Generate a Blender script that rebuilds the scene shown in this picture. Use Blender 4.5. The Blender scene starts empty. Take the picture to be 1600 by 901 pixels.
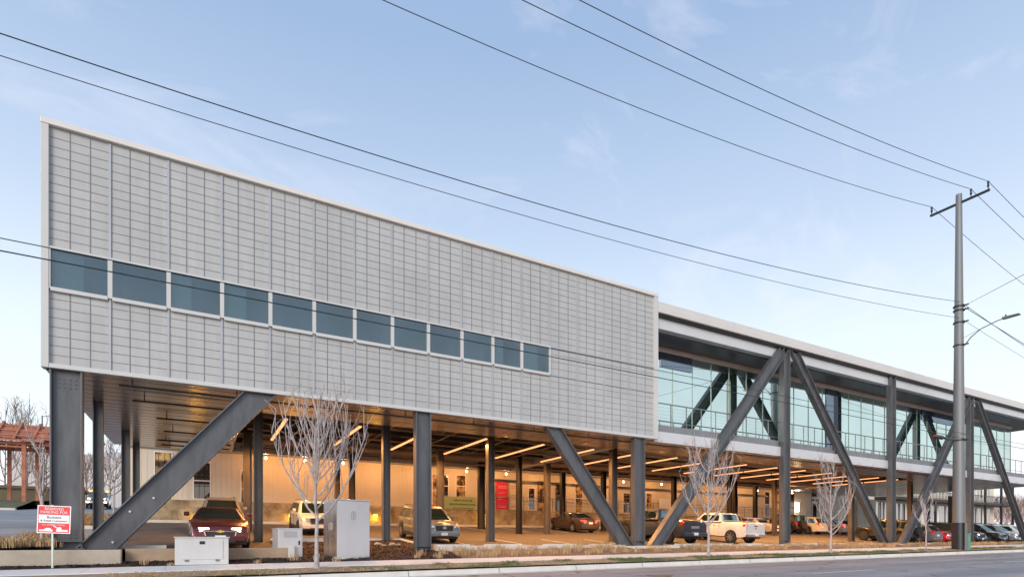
import bpy, bmesh, math, random
from mathutils import Vector, Matrix, noise
R = math.radians
rnd = random.Random(7)
SC = bpy.context.scene
COL = SC.collection

# ------------------------------------------------------------------ camera, sky, sun, exposure
CX, CY, CZ = 4.08, -21.0, 0.25          # metres; x runs along the facade, y into the site, z up
YAW, FPX = R(29.06), 873.0
cam = bpy.data.cameras.new('camera'); cam_o = bpy.data.objects.new('camera', cam); COL.objects.link(cam_o)
cam.sensor_width = 36; cam.sensor_fit = 'HORIZONTAL'; cam.lens = FPX / 1600 * 36
cam.shift_y = 0.2462; cam.clip_start = 0.1; cam.clip_end = 3000
cam_o.location = (CX, CY, CZ); cam_o.rotation_euler = (R(90), 0, -YAW)
SC.camera = cam_o

SUN_EL, SUN_AZ = R(19), R(224)           # low sun behind the camera (azimuth clockwise from +y)
world = bpy.data.worlds.new('World'); SC.world = world; world.use_nodes = True
wt = world.node_tree; wt.nodes.clear()
def wn(t, **k):
    n = wt.nodes.new(t)
    for a, v in k.items(): setattr(n, a, v)
    return n
def wmath(op, a, b=None, clamp=False):
    n = wn('ShaderNodeMath', operation=op); n.use_clamp = clamp
    for i, v in enumerate((a, b)):
        if v is None: continue
        if isinstance(v, (int, float)): n.inputs[i].default_value = v
        else: wt.links.new(v, n.inputs[i])
    return n.outputs[0]
def wmix(f, a, b, blend='MIX'):
    n = wn('ShaderNodeMix', data_type='RGBA', blend_type=blend)
    for s, v in ((0, f), (6, a), (7, b)):
        if isinstance(v, (int, float)): n.inputs[s].default_value = v
        elif isinstance(v, tuple): n.inputs[s].default_value = v
        else: wt.links.new(v, n.inputs[s])
    return n.outputs[2]
sky = wn('ShaderNodeTexSky', sky_type='NISHITA'); sky.sun_disc = False
sky.sun_elevation = SUN_EL; sky.sun_rotation = SUN_AZ
sky.air_density = 1.0; sky.dust_density = 0.6; sky.ozone_density = 2.0
tc = wn('ShaderNodeTexCoord'); sep = wn('ShaderNodeSeparateXYZ'); wt.links.new(tc.outputs['Generated'], sep.inputs[0])
zc = wmath('MAXIMUM', sep.outputs[2], 0.0)
# thin bright veil that thickens towards the horizon, then streaks of cirrus
veil = wmath('POWER', wmath('SUBTRACT', 1.0, zc), 4.5)
hz = wn('ShaderNodeValToRGB'); wt.links.new(zc, hz.inputs[0])
cr = hz.color_ramp; cr.elements[0].position = 0.0; cr.elements[0].color = (11.2, 8.9, 9.2, 1)
cr.elements[1].position = 1.0; cr.elements[1].color = (2.9, 4.5, 7.2, 1)
for p, c in ((0.06, (11.2, 10.6, 10.8)), (0.15, (10.4, 11.5, 12.1)), (0.30, (8.9, 10.1, 11.3)), (0.46, (6.1, 7.5, 9.6)), (0.66, (3.85, 5.35, 7.9))):
    e = cr.elements.new(p); e.color = (*c, 1)
base = wmix(0.86, sky.outputs[0], hz.outputs[0])
mp = wn('ShaderNodeMapping'); mp.inputs['Rotation'].default_value = (0.2, R(28), R(35)); mp.inputs['Scale'].default_value = (1.3, 4.6, 5.5)
wt.links.new(tc.outputs['Generated'], mp.inputs[0])
nz = wn('ShaderNodeTexNoise'); nz.inputs['Scale'].default_value = 1.6; nz.inputs['Detail'].default_value = 9; nz.inputs['Roughness'].default_value = 0.62
nz.inputs['Distortion'].default_value = 0.6; wt.links.new(mp.outputs[0], nz.inputs['Vector'])
mr = wn('ShaderNodeMapRange'); wt.links.new(nz.outputs[0], mr.inputs[0])
mr.inputs[1].default_value = 0.52; mr.inputs[2].default_value = 0.80; mr.inputs[3].default_value = 0; mr.inputs[4].default_value = 0.42
cl = wmix(mr.outputs[0], base, (9.6, 9.4, 10.4, 1))
bg = wn('ShaderNodeBackground'); bg.inputs[1].default_value = 0.060; wt.links.new(cl, bg.inputs[0])
wo = wn('ShaderNodeOutputWorld'); wt.links.new(bg.outputs[0], wo.inputs[0])

sun = bpy.data.lights.new('sun', 'SUN'); sun.energy = 1.5; sun.angle = R(30); sun.color = (1, .90, .81)
sun_o = bpy.data.objects.new('sun', sun); COL.objects.link(sun_o)
sd = Vector((math.sin(SUN_AZ) * math.cos(SUN_EL), math.cos(SUN_AZ) * math.cos(SUN_EL), math.sin(SUN_EL)))
sun_o.rotation_euler = sd.to_track_quat('Z', 'Y').to_euler(); sun_o.location = (0, -40, 40)
vs = SC.view_settings; vs.view_transform = 'Standard'; vs.look = 'None'; vs.exposure = 0.85; vs.gamma = 1; vs.use_curve_mapping = False
SC.cycles.use_denoising = True; SC.cycles.max_bounces = 7; SC.cycles.diffuse_bounces = 4; SC.cycles.glossy_bounces = 4
SC.cycles.sample_clamp_indirect = 6.0

# ------------------------------------------------------------------ helpers
def ray(px):
    k = (px - 800) / FPX
    return math.cos(YAW) * k + math.sin(YAW), -math.sin(YAW) * k + math.cos(YAW)
def Xat(px, Y):                          # the x a picture column meets on the vertical plane y = Y
    dx, dy = ray(px); return CX + (Y - CY) / dy * dx
def Zat(px, py, Y):
    dx, dy = ray(px); return CZ + (844 - py) / FPX * (Y - CY) / dy
def lerp(a, b, t): return a + (b - a) * t
def pw(pts, x):
    if x <= pts[0][0]: return pts[0][1]
    for (a, va), (b, vb) in zip(pts, pts[1:]):
        if x <= b: return va + (vb - va) * (x - a) / (b - a)
    return pts[-1][1]

class MB:
    def __init__(s): s.v = []; s.f = []
    def add(s, vs, fs):
        o = len(s.v); s.v += [tuple(v) for v in vs]; s.f += [tuple(i + o for i in f) for f in fs]; return s
    def hexa(s, p): return s.add(p, [(0,3,2,1),(4,5,6,7),(0,1,5,4),(1,2,6,5),(2,3,7,6),(3,0,4,7)])
    def box(s, x0, x1, y0, y1, z0, z1):
        return s.hexa([(x0,y0,z0),(x1,y0,z0),(x1,y1,z0),(x0,y1,z0),(x0,y0,z1),(x1,y0,z1),(x1,y1,z1),(x0,y1,z1)])
    def bar(s, p0, p1, w, d, up=(0, 1, 0)):   # rectangular bar: w across, d along 'up'
        p0, p1, up = Vector(p0), Vector(p1), Vector(up)
        a = (p1 - p0).normalized(); u = up - a * up.dot(a); u.normalize(); v = a.cross(u)
        c = [(-1,-1),(1,-1),(1,1),(-1,1)]
        return s.hexa([p0 + v*(i*w/2) + u*(j*d/2) for i, j in c] + [p1 + v*(i*w/2) + u*(j*d/2) for i, j in c])
    def tube(s, pts, rad, n=8, cap=True):
        pts = [Vector(p) for p in pts]
        if not isinstance(rad, (list, tuple)): rad = [rad] * len(pts)
        o = len(s.v); prev = None
        for i, p in enumerate(pts):
            a = (pts[min(i+1, len(pts)-1)] - pts[max(i-1, 0)]).normalized()
            if prev is None:
                u = a.orthogonal().normalized()
            else:
                u = prev - a * prev.dot(a)
                u = u.normalized() if u.length > 1e-6 else a.orthogonal().normalized()
            prev = u; v = a.cross(u)
            for k in range(n):
                t = 2 * math.pi * k / n
                s.v.append(tuple(p + (u * math.cos(t) + v * math.sin(t)) * rad[i]))
        for i in range(len(pts) - 1):
            for k in range(n):
                k2 = (k + 1) % n
                s.f.append((o+i*n+k, o+i*n+k2, o+(i+1)*n+k2, o+(i+1)*n+k))
        if cap:
            s.f.append(tuple(o + k for k in reversed(range(n))))
            s.f.append(tuple(o + (len(pts)-1)*n + k for k in range(n)))
        return s
    def grid(s, xs, ys, zf):
        o = len(s.v); nx = len(xs)
        for y in ys:
            for x in xs: s.v.append((x, y, zf(x, y)))
        for j in range(len(ys)-1):
            for i in range(nx-1):
                a = o + j*nx + i; s.f.append((a, a+1, a+nx+1, a+nx))
        return s
    def prism(s, poly, y0, y1):              # polygon in x,z pushed along y
        n = len(poly)
        return s.add([(x, y0, z) for x, z in poly] + [(x, y1, z) for x, z in poly],
                     [tuple(range(n)), tuple(reversed(range(n, 2*n)))] + [(i, n+i, n+(i+1) % n, (i+1) % n) for i in range(n)])
    def build(s, name, mat, parent=None, smooth=None, bevel=0, loc=None, rz=0):
        me = bpy.data.meshes.new(name); me.from_pydata(s.v, [], s.f); me.validate()
        bm = bmesh.new(); bm.from_mesh(me); bmesh.ops.recalc_face_normals(bm, faces=bm.faces)
        if bevel:
            bmesh.ops.remove_doubles(bm, verts=bm.verts, dist=1e-5)
            bmesh.ops.bevel(bm, geom=[e for e in bm.edges if len(e.link_faces) == 2 and e.calc_face_angle(0) > .5], offset=bevel, segments=2, affect='EDGES', profile=.6)
        bm.to_mesh(me); bm.free()
        me.materials.append(mat)
        if smooth is not None:
            for p in me.polygons: p.use_smooth = True
            me.set_sharp_from_angle(angle=R(smooth))
        o = bpy.data.objects.new(name, me); COL.objects.link(o)
        if loc is not None: o.location = loc
        o.rotation_euler[2] = rz
        if parent is not None: o.parent = parent
        return o
def frange(a, b, n): return [a + (b - a) * i / n for i in range(n + 1)]
def empty(name, loc=(0, 0, 0), rz=0):
    o = bpy.data.objects.new(name, None); COL.objects.link(o); o.location = loc; o.rotation_euler[2] = rz
    o.empty_display_size = .2; return o
def tag(o, label=None, cat=None, group=None, kind=None):
    for k, v in (('label', label), ('category', cat), ('group', group), ('kind', kind)):
        if v: o[k] = v
    return o
def copy_tree(o, parent=None):
    c = o.copy(); COL.objects.link(c); c.parent = parent
    for ch in [x for x in o.children]: copy_tree(ch, c)
    return c
def text_mesh(txt, size, mat, name, parent, M, align='CENTER', extrude=.002):
    cu = bpy.data.curves.new('txt', 'FONT'); cu.body = txt; cu.size = size; cu.align_x = align; cu.align_y = 'CENTER'; cu.extrude = extrude
    t = bpy.data.objects.new('txt', cu); COL.objects.link(t)
    me = bpy.data.meshes.new_from_object(t.evaluated_get(bpy.context.evaluated_depsgraph_get()))
    bpy.data.objects.remove(t)
    me.transform(M); me.materials.clear(); me.materials.append(mat)
    o = bpy.data.objects.new(name, me); COL.objects.link(o); o.parent = parent
    return o

# ------------------------------------------------------------------ materials
def mat(name, col, rough=.6, metal=0, noise_scale=0, var=.15, bump=0, bump_scale=None, coat=0, spec=.5, emit=None, estr=0, detail=6, coord='Object', stretch=None, rough_var=0):
    m = bpy.data.materials.new(name); m.use_nodes = True; nt = m.node_tree; b = nt.nodes['Principled BSDF']
    b.inputs['Base Color'].default_value = (*col, 1); b.inputs['Roughness'].default_value = rough; b.inputs['Metallic'].default_value = metal
    b.inputs['Specular IOR Level'].default_value = spec
    if coat: b.inputs['Coat Weight'].default_value = coat; b.inputs['Coat Roughness'].default_value = .08
    if emit: b.inputs['Emission Color'].default_value = (*emit, 1); b.inputs['Emission Strength'].default_value = estr
    if noise_scale or bump:
        c = nt.nodes.new('ShaderNodeTexCoord'); src = c.outputs[coord]
        if stretch:
            mpn = nt.nodes.new('ShaderNodeMapping'); mpn.inputs['Scale'].default_value = stretch
            nt.links.new(src, mpn.inputs[0]); src = mpn.outputs[0]
    if noise_scale:
        n = nt.nodes.new('ShaderNodeTexNoise'); n.inputs['Scale'].default_value = noise_scale; n.inputs['Detail'].default_value = detail; n.inputs['Roughness'].default_value = .65
        nt.links.new(src, n.inputs['Vector'])
        rp = nt.nodes.new('ShaderNodeValToRGB'); nt.links.new(n.outputs[0], rp.inputs[0])
        rp.color_ramp.elements[0].position = .28; rp.color_ramp.elements[1].position = .72
        rp.color_ramp.elements[0].color = (*[x * (1 - var) for x in col], 1); rp.color_ramp.elements[1].color = (*[min(1, x * (1 + var)) for x in col], 1)
        nt.links.new(rp.outputs[0], b.inputs['Base Color'])
        if rough_var:
            q = nt.nodes.new('ShaderNodeMapRange'); nt.links.new(n.outputs[0], q.inputs[0]); q.inputs[1].default_value = .3; q.inputs[2].default_value = .7
            q.inputs[3].default_value = rough - rough_var; q.inputs[4].default_value = rough + rough_var; nt.links.new(q.outputs[0], b.inputs['Roughness'])
    if bump:
        n2 = nt.nodes.new('ShaderNodeTexNoise'); n2.inputs['Scale'].default_value = bump_scale or noise_scale * 4; n2.inputs['Detail'].default_value = 5
        nt.links.new(src, n2.inputs['Vector'])
        bp = nt.nodes.new('ShaderNodeBump'); bp.inputs['Strength'].default_value = bump; bp.inputs['Distance'].default_value = .02
        nt.links.new(n2.outputs[0], bp.inputs['Height']); nt.links.new(bp.outputs[0], b.inputs['Normal'])
    return m
def two_tone(name, ca, cb, scale, lo=.4, hi=.6, rough=.9, bump=.3, bump_scale=60, third=None, third_scale=2.5):
    m = mat(name, ca, rough, noise_scale=scale, bump=bump, bump_scale=bump_scale)
    nt = m.node_tree; rp = [n for n in nt.nodes if n.type == 'VALTORGB'][0]
    rp.color_ramp.elements[0].position = lo; rp.color_ramp.elements[1].position = hi
    rp.color_ramp.elements[0].color = (*ca, 1); rp.color_ramp.elements[1].color = (*cb, 1)
    if third:
        c = [n for n in nt.nodes if n.type == 'TEX_COORD'][0]
        n = nt.nodes.new('ShaderNodeTexNoise'); n.inputs['Scale'].default_value = third_scale; n.inputs['Detail'].default_value = 4
        nt.links.new(c.outputs['Object'], n.inputs['Vector'])
        q = nt.nodes.new('ShaderNodeMapRange'); q.inputs[1].default_value = .48; q.inputs[2].default_value = .62; nt.links.new(n.outputs[0], q.inputs[0])
        mx = nt.nodes.new('ShaderNodeMix'); mx.data_type = 'RGBA'; nt.links.new(q.outputs[0], mx.inputs[0]); nt.links.new(rp.outputs[0], mx.inputs[6]); mx.inputs[7].default_value = (*third, 1)
        nt.links.new(mx.outputs[2], nt.nodes['Principled BSDF'].inputs['Base Color'])
    return m
def glassy(name, tint, refl=.6, inner=(.03, .05, .05), rough=.02, wav=0.0):
    # a reflective coated pane: mirror part tinted, rest a dark room behind it
    m = bpy.data.materials.new(name); m.use_nodes = True; nt = m.node_tree; nt.nodes.clear()
    o = nt.nodes.new('ShaderNodeOutputMaterial'); g = nt.nodes.new('ShaderNodeBsdfGlossy'); d = nt.nodes.new('ShaderNodeBsdfDiffuse'); x = nt.nodes.new('ShaderNodeMixShader')
    g.inputs['Color'].default_value = (*tint, 1); g.inputs['Roughness'].default_value = rough; d.inputs['Color'].default_value = (*inner, 1)
    c = nt.nodes.new('ShaderNodeTexCoord'); n = nt.nodes.new('ShaderNodeTexNoise'); n.inputs['Scale'].default_value = .35; n.inputs['Detail'].default_value = 2
    nt.links.new(c.outputs['Object'], n.inputs['Vector'])
    fr = nt.nodes.new('ShaderNodeMapRange'); nt.links.new(n.outputs[0], fr.inputs[0]); fr.inputs[1].default_value = .3; fr.inputs[2].default_value = .7
    fr.inputs[3].default_value = refl - .06; fr.inputs[4].default_value = refl + .06
    nt.links.new(fr.outputs[0], x.inputs[0]); nt.links.new(d.outputs[0], x.inputs[1]); nt.links.new(g.outputs[0], x.inputs[2]); nt.links.new(x.outputs[0], o.inputs[0])
    if wav:
        bp = nt.nodes.new('ShaderNodeBump'); bp.inputs['Strength'].default_value = wav; bp.inputs['Distance'].default_value = .05; nt.links.new(n.outputs[0], bp.inputs['Height']); nt.links.new(bp.outputs[0], g.inputs['Normal'])
    return m
def emis(name, col, s):
    m = bpy.data.materials.new(name); m.use_nodes = True; nt = m.node_tree; b = nt.nodes['Principled BSDF']
    b.inputs['Base Color'].default_value = (*[min(1, c) * .8 for c in col], 1); b.inputs['Emission Color'].default_value = (*col, 1); b.inputs['Emission Strength'].default_value = s
    return m

M = {}
M['panel'] = mat('translucent_panel', (.445, .447, .442), .42, noise_scale=.22, var=.045, detail=3)
nt = M['panel'].node_tree; pb = nt.nodes['Principled BSDF']; pc = [n for n in nt.nodes if n.type == 'TEX_COORD'][0]
def nn(t, **k):
    n = nt.nodes.new(t)
    for a, v in k.items(): setattr(n, a, v)
    return n
sn = nn('ShaderNodeVectorMath', operation='SNAP'); nt.links.new(pc.outputs['Object'], sn.inputs[0]); sn.inputs[1].default_value = (.4988, 50, .2723)
wno = nn('ShaderNodeTexWhiteNoise', noise_dimensions='3D'); nt.links.new(sn.outputs[0], wno.inputs['Vector'])
sn2 = nn('ShaderNodeVectorMath', operation='SNAP'); nt.links.new(pc.outputs['Object'], sn2.inputs[0]); sn2.inputs[1].default_value = (1.497, 50, 3.6)
wn2 = nn('ShaderNodeTexWhiteNoise', noise_dimensions='3D'); nt.links.new(sn2.outputs[0], wn2.inputs['Vector'])
pm = nn('ShaderNodeMapping'); pm.inputs['Scale'].default_value = (3.2, 1, .28); nt.links.new(pc.outputs['Object'], pm.inputs[0])
st = nn('ShaderNodeTexNoise'); st.inputs['Scale'].default_value = 1.6; st.inputs['Detail'].default_value = 6; nt.links.new(pm.outputs[0], st.inputs['Vector'])
def mm(op, a, b):
    n = nn('ShaderNodeMath', operation=op)
    for i, v in enumerate((a, b)):
        if isinstance(v, (int, float)): n.inputs[i].default_value = v
        else: nt.links.new(v, n.inputs[i])
    return n.outputs[0]
fac = mm('ADD', mm('ADD', mm('MULTIPLY', wno.outputs[0], .05), mm('MULTIPLY', wn2.outputs[0], .07)), mm('MULTIPLY', st.outputs[0], .22))
fac = mm('ADD', fac, .80)
mxp = nn('ShaderNodeMix', data_type='RGBA', blend_type='MULTIPLY'); mxp.inputs[0].default_value = 1.0
src_ = pb.inputs['Base Color'].links[0].from_socket; nt.links.new(src_, mxp.inputs[6]); nt.links.new(fac, mxp.inputs[7]); nt.links.new(mxp.outputs[2], pb.inputs['Base Color'])
M['panel_line'] = mat('panel_grid_line', (.175, .182, .19), .5, noise_scale=1.5, var=.1)
M['batten'] = mat('panel_batten', (.43, .44, .46), .4, metal=.3, noise_scale=.6, var=.08)
M['trim'] = mat('white_metal_trim', (.56, .555, .54), .4, noise_scale=.5, var=.05)
M['cap'] = mat('parapet_cap', (.68, .65, .61), .4, noise_scale=.4, var=.05)
M['steel'] = mat('grey_painted_steel', (.105, .109, .118), .40, metal=.22, noise_scale=1.5, var=.30, bump=.06, bump_scale=25, rough_var=.10, stretch=(2.2, 2.2, .45), detail=9)
M['steel_in'] = mat('brown_painted_steel', (.12, .105, .095), .35, metal=.3, noise_scale=1.2, var=.2, rough_var=.08)
M['soffit'] = mat('bronze_metal_soffit', (.46, .41, .385), .24, metal=.7, noise_scale=.4, var=.06, rough_var=.03)
M['deck'] = mat('dark_ceiling_deck', (.035, .030, .028), .7, noise_scale=1, var=.3)
M['joist'] = mat('ceiling_joist', (.30, .20, .13), .55, noise_scale=1, var=.25)
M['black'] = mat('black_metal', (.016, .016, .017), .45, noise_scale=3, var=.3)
M['beam_white'] = mat('pale_metal_beam', (.60, .60, .61), .35, metal=.2, noise_scale=.7, var=.06)
M['fascia'] = mat('roof_fascia', (.62, .59, .56), .42, noise_scale=.5, var=.05)
M['slab'] = mat('grey_slab_edge', (.21, .215, .225), .55, noise_scale=1, var=.12)
M['bceil'] = mat('balcony_ceiling', (.115, .125, .135), .28, metal=.5, noise_scale=.5, var=.2)
M['glass_green'] = glassy('green_tinted_glass', (.74, .855, .81), .80, (.03, .06, .055), wav=.012)
M['glass_dark'] = glassy('dark_blue_glass', (.40, .46, .54), .5, (.02, .025, .04))
def seeglass(name, tint, refl, trans):
    m = glassy(name, tint, refl); nt = m.node_tree; d = [n for n in nt.nodes if n.type == 'BSDF_DIFFUSE'][0]; x = [n for n in nt.nodes if n.type == 'MIX_SHADER'][0]
    t = nt.nodes.new('ShaderNodeBsdfTransparent'); t.inputs[0].default_value = (*trans, 1); nt.links.new(t.outputs[0], x.inputs[1]); nt.nodes.remove(d); return m
M['glass_win'] = seeglass('blue_grey_window', (.32, .375, .405), .36, (.60, .70, .72))
M['room'] = mat('office_wall', (.36, .40, .41), .7, noise_scale=1.2, var=.5)
M['curtain'] = mat('office_blind', (.78, .80, .78), .7, noise_scale=2, var=.1)
M['glass_win_b'] = glassy('pale_blind_window', (.40, .52, .56), .42, (.10, .16, .175))
M['mullion'] = mat('dark_mullion', (.17, .22, .21), .4, metal=.4, noise_scale=2, var=.1)
M['rail'] = mat('grey_rail', (.20, .21, .22), .4, metal=.5, noise_scale=2, var=.1)
M['headstrip'] = mat('beige_head_strip', (.55, .43, .36), .5, noise_scale=1, var=.06)
M['asphalt_lot'] = mat('lot_asphalt', (.088, .082, .080), .8, noise_scale=.9, var=.28, bump=.25, bump_scale=90, rough_var=.1)
M['asphalt'] = two_tone('road_asphalt', (.25, .25, .262), (.32, .32, .332), .35, .35, .7, .82, .25, 110)
nt = M['asphalt'].node_tree; pb = nt.nodes['Principled BSDF']; pc = [n for n in nt.nodes if n.type == 'TEX_COORD'][0]
vo = nn('ShaderNodeTexVoronoi', feature='DISTANCE_TO_EDGE'); vo.inputs['Scale'].default_value = .28
wv = nn('ShaderNodeTexNoise'); wv.inputs['Scale'].default_value = 1.3; wv.inputs['Detail'].default_value = 5; nt.links.new(pc.outputs['Object'], wv.inputs['Vector'])
wvm = nn('ShaderNodeVectorMath', operation='MULTIPLY_ADD'); nt.links.new(wv.outputs['Color'], wvm.inputs[0]); wvm.inputs[1].default_value = (1.4, 1.4, 0); nt.links.new(pc.outputs['Object'], wvm.inputs[2]); nt.links.new(wvm.outputs[0], vo.inputs['Vector'])
ck = nn('ShaderNodeMapRange'); nt.links.new(vo.outputs['Distance'], ck.inputs[0]); ck.inputs[1].default_value = .004; ck.inputs[2].default_value = .012; ck.inputs[3].default_value = .45; ck.inputs[4].default_value = 1
sm = nn('ShaderNodeMapping'); sm.inputs['Scale'].default_value = (.05, 1.1, 1); nt.links.new(pc.outputs['Object'], sm.inputs[0])
sw = nn('ShaderNodeTexNoise'); sw.inputs['Scale'].default_value = 1.0; sw.inputs['Detail'].default_value = 5; nt.links.new(sm.outputs[0], sw.inputs['Vector'])
swr = nn('ShaderNodeMapRange'); nt.links.new(sw.outputs[0], swr.inputs[0]); swr.inputs[1].default_value = .3; swr.inputs[2].default_value = .7; swr.inputs[3].default_value = .74; swr.inputs[4].default_value = 1.12
mxa = nn('ShaderNodeMix', data_type='RGBA', blend_type='MULTIPLY'); mxa.inputs[0].default_value = 1.0
nt.links.new(pb.inputs['Base Color'].links[0].from_socket, mxa.inputs[6]); nt.links.new(mm('MULTIPLY', ck.outputs[0], swr.outputs[0]), mxa.inputs[7]); nt.links.new(mxa.outputs[2], pb.inputs['Base Color'])
M['concrete'] = two_tone('pale_concrete', (.54, .51, .46), (.68, .65, .60), 1.4, .3, .7, .85, .2, 40)
M['walk'] = two_tone('sidewalk_concrete', (.60, .585, .57), (.74, .725, .71), .8, .3, .7, .85, .15, 50)
M['wallc'] = two_tone('cast_wall_concrete', (.36, .305, .235), (.50, .445, .36), 1.1, .3, .72, .85, .25, 30)
M['curb_tan'] = two_tone('tan_kerb', (.30, .20, .13), (.42, .31, .21), 1.6, .3, .7, .85, .2, 30)
M['mulch'] = two_tone('dark_red_mulch', (.020, .010, .009), (.075, .038, .032), 26, .35, .68, .95, 1.0, 34)
M['verge'] = two_tone('worn_verge_soil', (.20, .155, .105), (.33, .27, .20), 7, .35, .65, .95, .5, 50, third=(.085, .10, .035), third_scale=.45)
M['drybed'] = two_tone('dry_bed_soil', (.16, .095, .06), (.30, .20, .125), 9, .35, .65, .95, .6, 45)
M['soil'] = two_tone('field_soil', (.16, .13, .085), (.22, .18, .12), .3, .35, .65, .95, .3, 10)
M['bank'] = two_tone('winter_turf', (.075, .085, .035), (.17, .145, .08), 1.2, .35, .7, .95, .6, 20)
M['paint_white'] = mat('road_paint_white', (.62, .62, .62), .7, noise_scale=4, var=.18)
M['paint_yellow'] = mat('road_paint_yellow', (.62, .38, .14), .7, noise_scale=4, var=.18)
M['kerbstop'] = two_tone('wheel_stop_concrete', (.52, .51, .46), (.66, .65, .60), 2, .3, .7, .85, .15, 40)
M['dry'] = mat('dry_grass_blade', (.46, .32, .17), .85, noise_scale=2.2, var=.35)
M['green'] = mat('green_grass_blade', (.115, .145, .045), .85, noise_scale=1.2, var=.35)
M['bark'] = mat('pale_bark', (.41, .36, .345), .85, noise_scale=7, var=.38, bump=.3, bump_scale=40)
M['bark_dark'] = mat('brown_bark', (.25, .195, .17), .9, noise_scale=5, var=.25)
M['bark_red'] = mat('reddish_twigs', (.30, .185, .155), .9, noise_scale=3, var=.25)
M['galv'] = mat('galvanised_pole', (.20, .207, .212), .55, metal=.3, noise_scale=1.6, var=.14, stretch=(1, 1, .15), rough_var=.08)
M['wire'] = mat('dark_cable', (.02, .028, .03), .5, noise_scale=3, var=.2)
M['cab_metal'] = mat('brushed_cabinet', (.60, .585, .59), .38, metal=.3, noise_scale=.9, var=.1, stretch=(1, 1, .5), rough_var=.07)
M['cab_side'] = mat('cabinet_side', (.42, .40, .38), .30, metal=.75, noise_scale=1.6, var=.2, stretch=(3, 3, .3), rough_var=.06)
M['box_white'] = mat('white_enclosure', (.55, .545, .53), .5, noise_scale=1.5, var=.06)
M['old_wall'] = mat('cream_sheet_wall', (.66, .60, .50), .6, noise_scale=.5, var=.06)
M['dockc'] = two_tone('stained_dock_concrete', (.17, .125, .07), (.46, .39, .27), 1.1, .36, .64, .9, .4, 16)
M['win_in'] = two_tone('painted_room_glow', (.03, .018, .012), (.62, .40, .16), 1.7, .44, .58, .5, .05, 4)  # warm room light painted into the panes as amber patches on dark
M['win_dark'] = glassy('old_window_glass', (.5, .45, .4), .3, (.04, .03, .03))
M['banner'] = mat('magenta_banner', (.62, .015, .09), .6, noise_scale=1, var=.06)
M['banner_ink'] = mat('pale_ink', (.75, .35, .33), .6, noise_scale=4, var=.1)
M['sign_green'] = mat('pale_green_board', (.34, .44, .24), .6, noise_scale=1, var=.06)
M['sign_ink'] = mat('dark_green_ink', (.10, .16, .06), .6, noise_scale=4, var=.1)
M['white'] = mat('white_board', (.80, .80, .79), .5, noise_scale=1, var=.03)
M['red_sign'] = mat('red_sign_face', (.72, .010, .018), .45, noise_scale=3, var=.06)
M['white_sign'] = mat('white_sign_face', (.82, .82, .82), .45, noise_scale=3, var=.03)
M['ink'] = mat('dark_ink', (.05, .05, .06), .5, noise_scale=5, var=.1)
M['post_green'] = mat('pale_green_post', (.44, .50, .45), .5, metal=.3, noise_scale=4, var=.12)
M['rust'] = mat('rusted_steel', (.40, .15, .09), .8, noise_scale=1.3, var=.35)
M['far_wall'] = mat('far_pale_wall', (.62, .58, .56), .7, noise_scale=.15, var=.1)
M['far_roof'] = mat('far_blue_roof', (.42, .50, .62), .5, noise_scale=.1, var=.06)
M['cream_far'] = mat('cream_masonry', (.80, .68, .52), .8, noise_scale=.6, var=.08)
M['white_frame'] = mat('white_window_frame', (.82, .81, .79), .5, noise_scale=1, var=.05)
M['far_glass'] = glassy('far_window_glass', (.75, .78, .78), .55, (.12, .12, .12))
M['led'] = emis('warm_strip_glow', (1.0, .41, .17), 1.0)
M['led_far'] = M['led']
M['lamp_y'] = emis('amber_lamp_glow', (1.0, .48, .02), 5)
M['lamp_w'] = emis('white_lamp_glow', (1.0, .72, .40), 10)
M['head_on'] = emis('lit_headlight', (1.0, .70, .32), 8)
M['amber_on'] = emis('lit_beacon', (1.0, .30, .02), 3)
M['tail_on'] = emis('lit_tail_lamp', (1.0, .05, .04), 2.2)
M['tail'] = mat('red_tail_lens', (.55, .012, .02), .15, coat=.6, noise_scale=5, var=.1)
M['lens'] = mat('clear_lens', (.62, .63, .64), .12, metal=.6, noise_scale=6, var=.2)
M['chrome'] = mat('bright_chrome', (.72, .72, .72), .15, metal=1, noise_scale=4, var=.05)
M['tyre'] = mat('tyre_rubber', (.018, .018, .018), .85, noise_scale=8, var=.2)
M['rim'] = mat('alloy_rim', (.42, .42, .43), .3, metal=.8, noise_scale=6, var=.12)
M['rim_dark'] = mat('dark_rim', (.08, .08, .08), .35, metal=.7, noise_scale=6, var=.12)
M['car_glass'] = glassy('car_glass', (.62, .80, .80), .32, (.012, .020, .020))
M['plastic'] = mat('black_trim_plastic', (.025, .025, .027), .55, noise_scale=6, var=.2)
def paint(name, c, metal=.35): return mat(name, c, .32, metal=metal, coat=.8, noise_scale=1.5, var=.05)
PAINT = {k: paint(k + '_car_paint', c, m) for k, c, m in (
    ('dark_red', (.125, .016, .016), .4), ('silver', (.36, .37, .39), .6), ('steel_grey', (.20, .21, .235), .55), ('white', (.62, .615, .60), 0), ('brown', (.065, .045, .038), .4),
    ('navy', (.035, .045, .065), .4), ('black', (.018, .018, .02), .2), ('tan', (.40, .29, .16), .3), ('red', (.48, .012, .022), .2), ('grey', (.16, .17, .19), .5))}
M['green_box'] = mat('green_pedestal', (.10, .30, .17), .5, noise_scale=3, var=.1)
M['band'] = mat('black_pole_sleeve', (.015, .015, .022), .4, noise_scale=3, var=.2)
M['yellow_paint'] = mat('yellow_kerb_paint', (.65, .42, .10), .7, noise_scale=4, var=.3)

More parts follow.
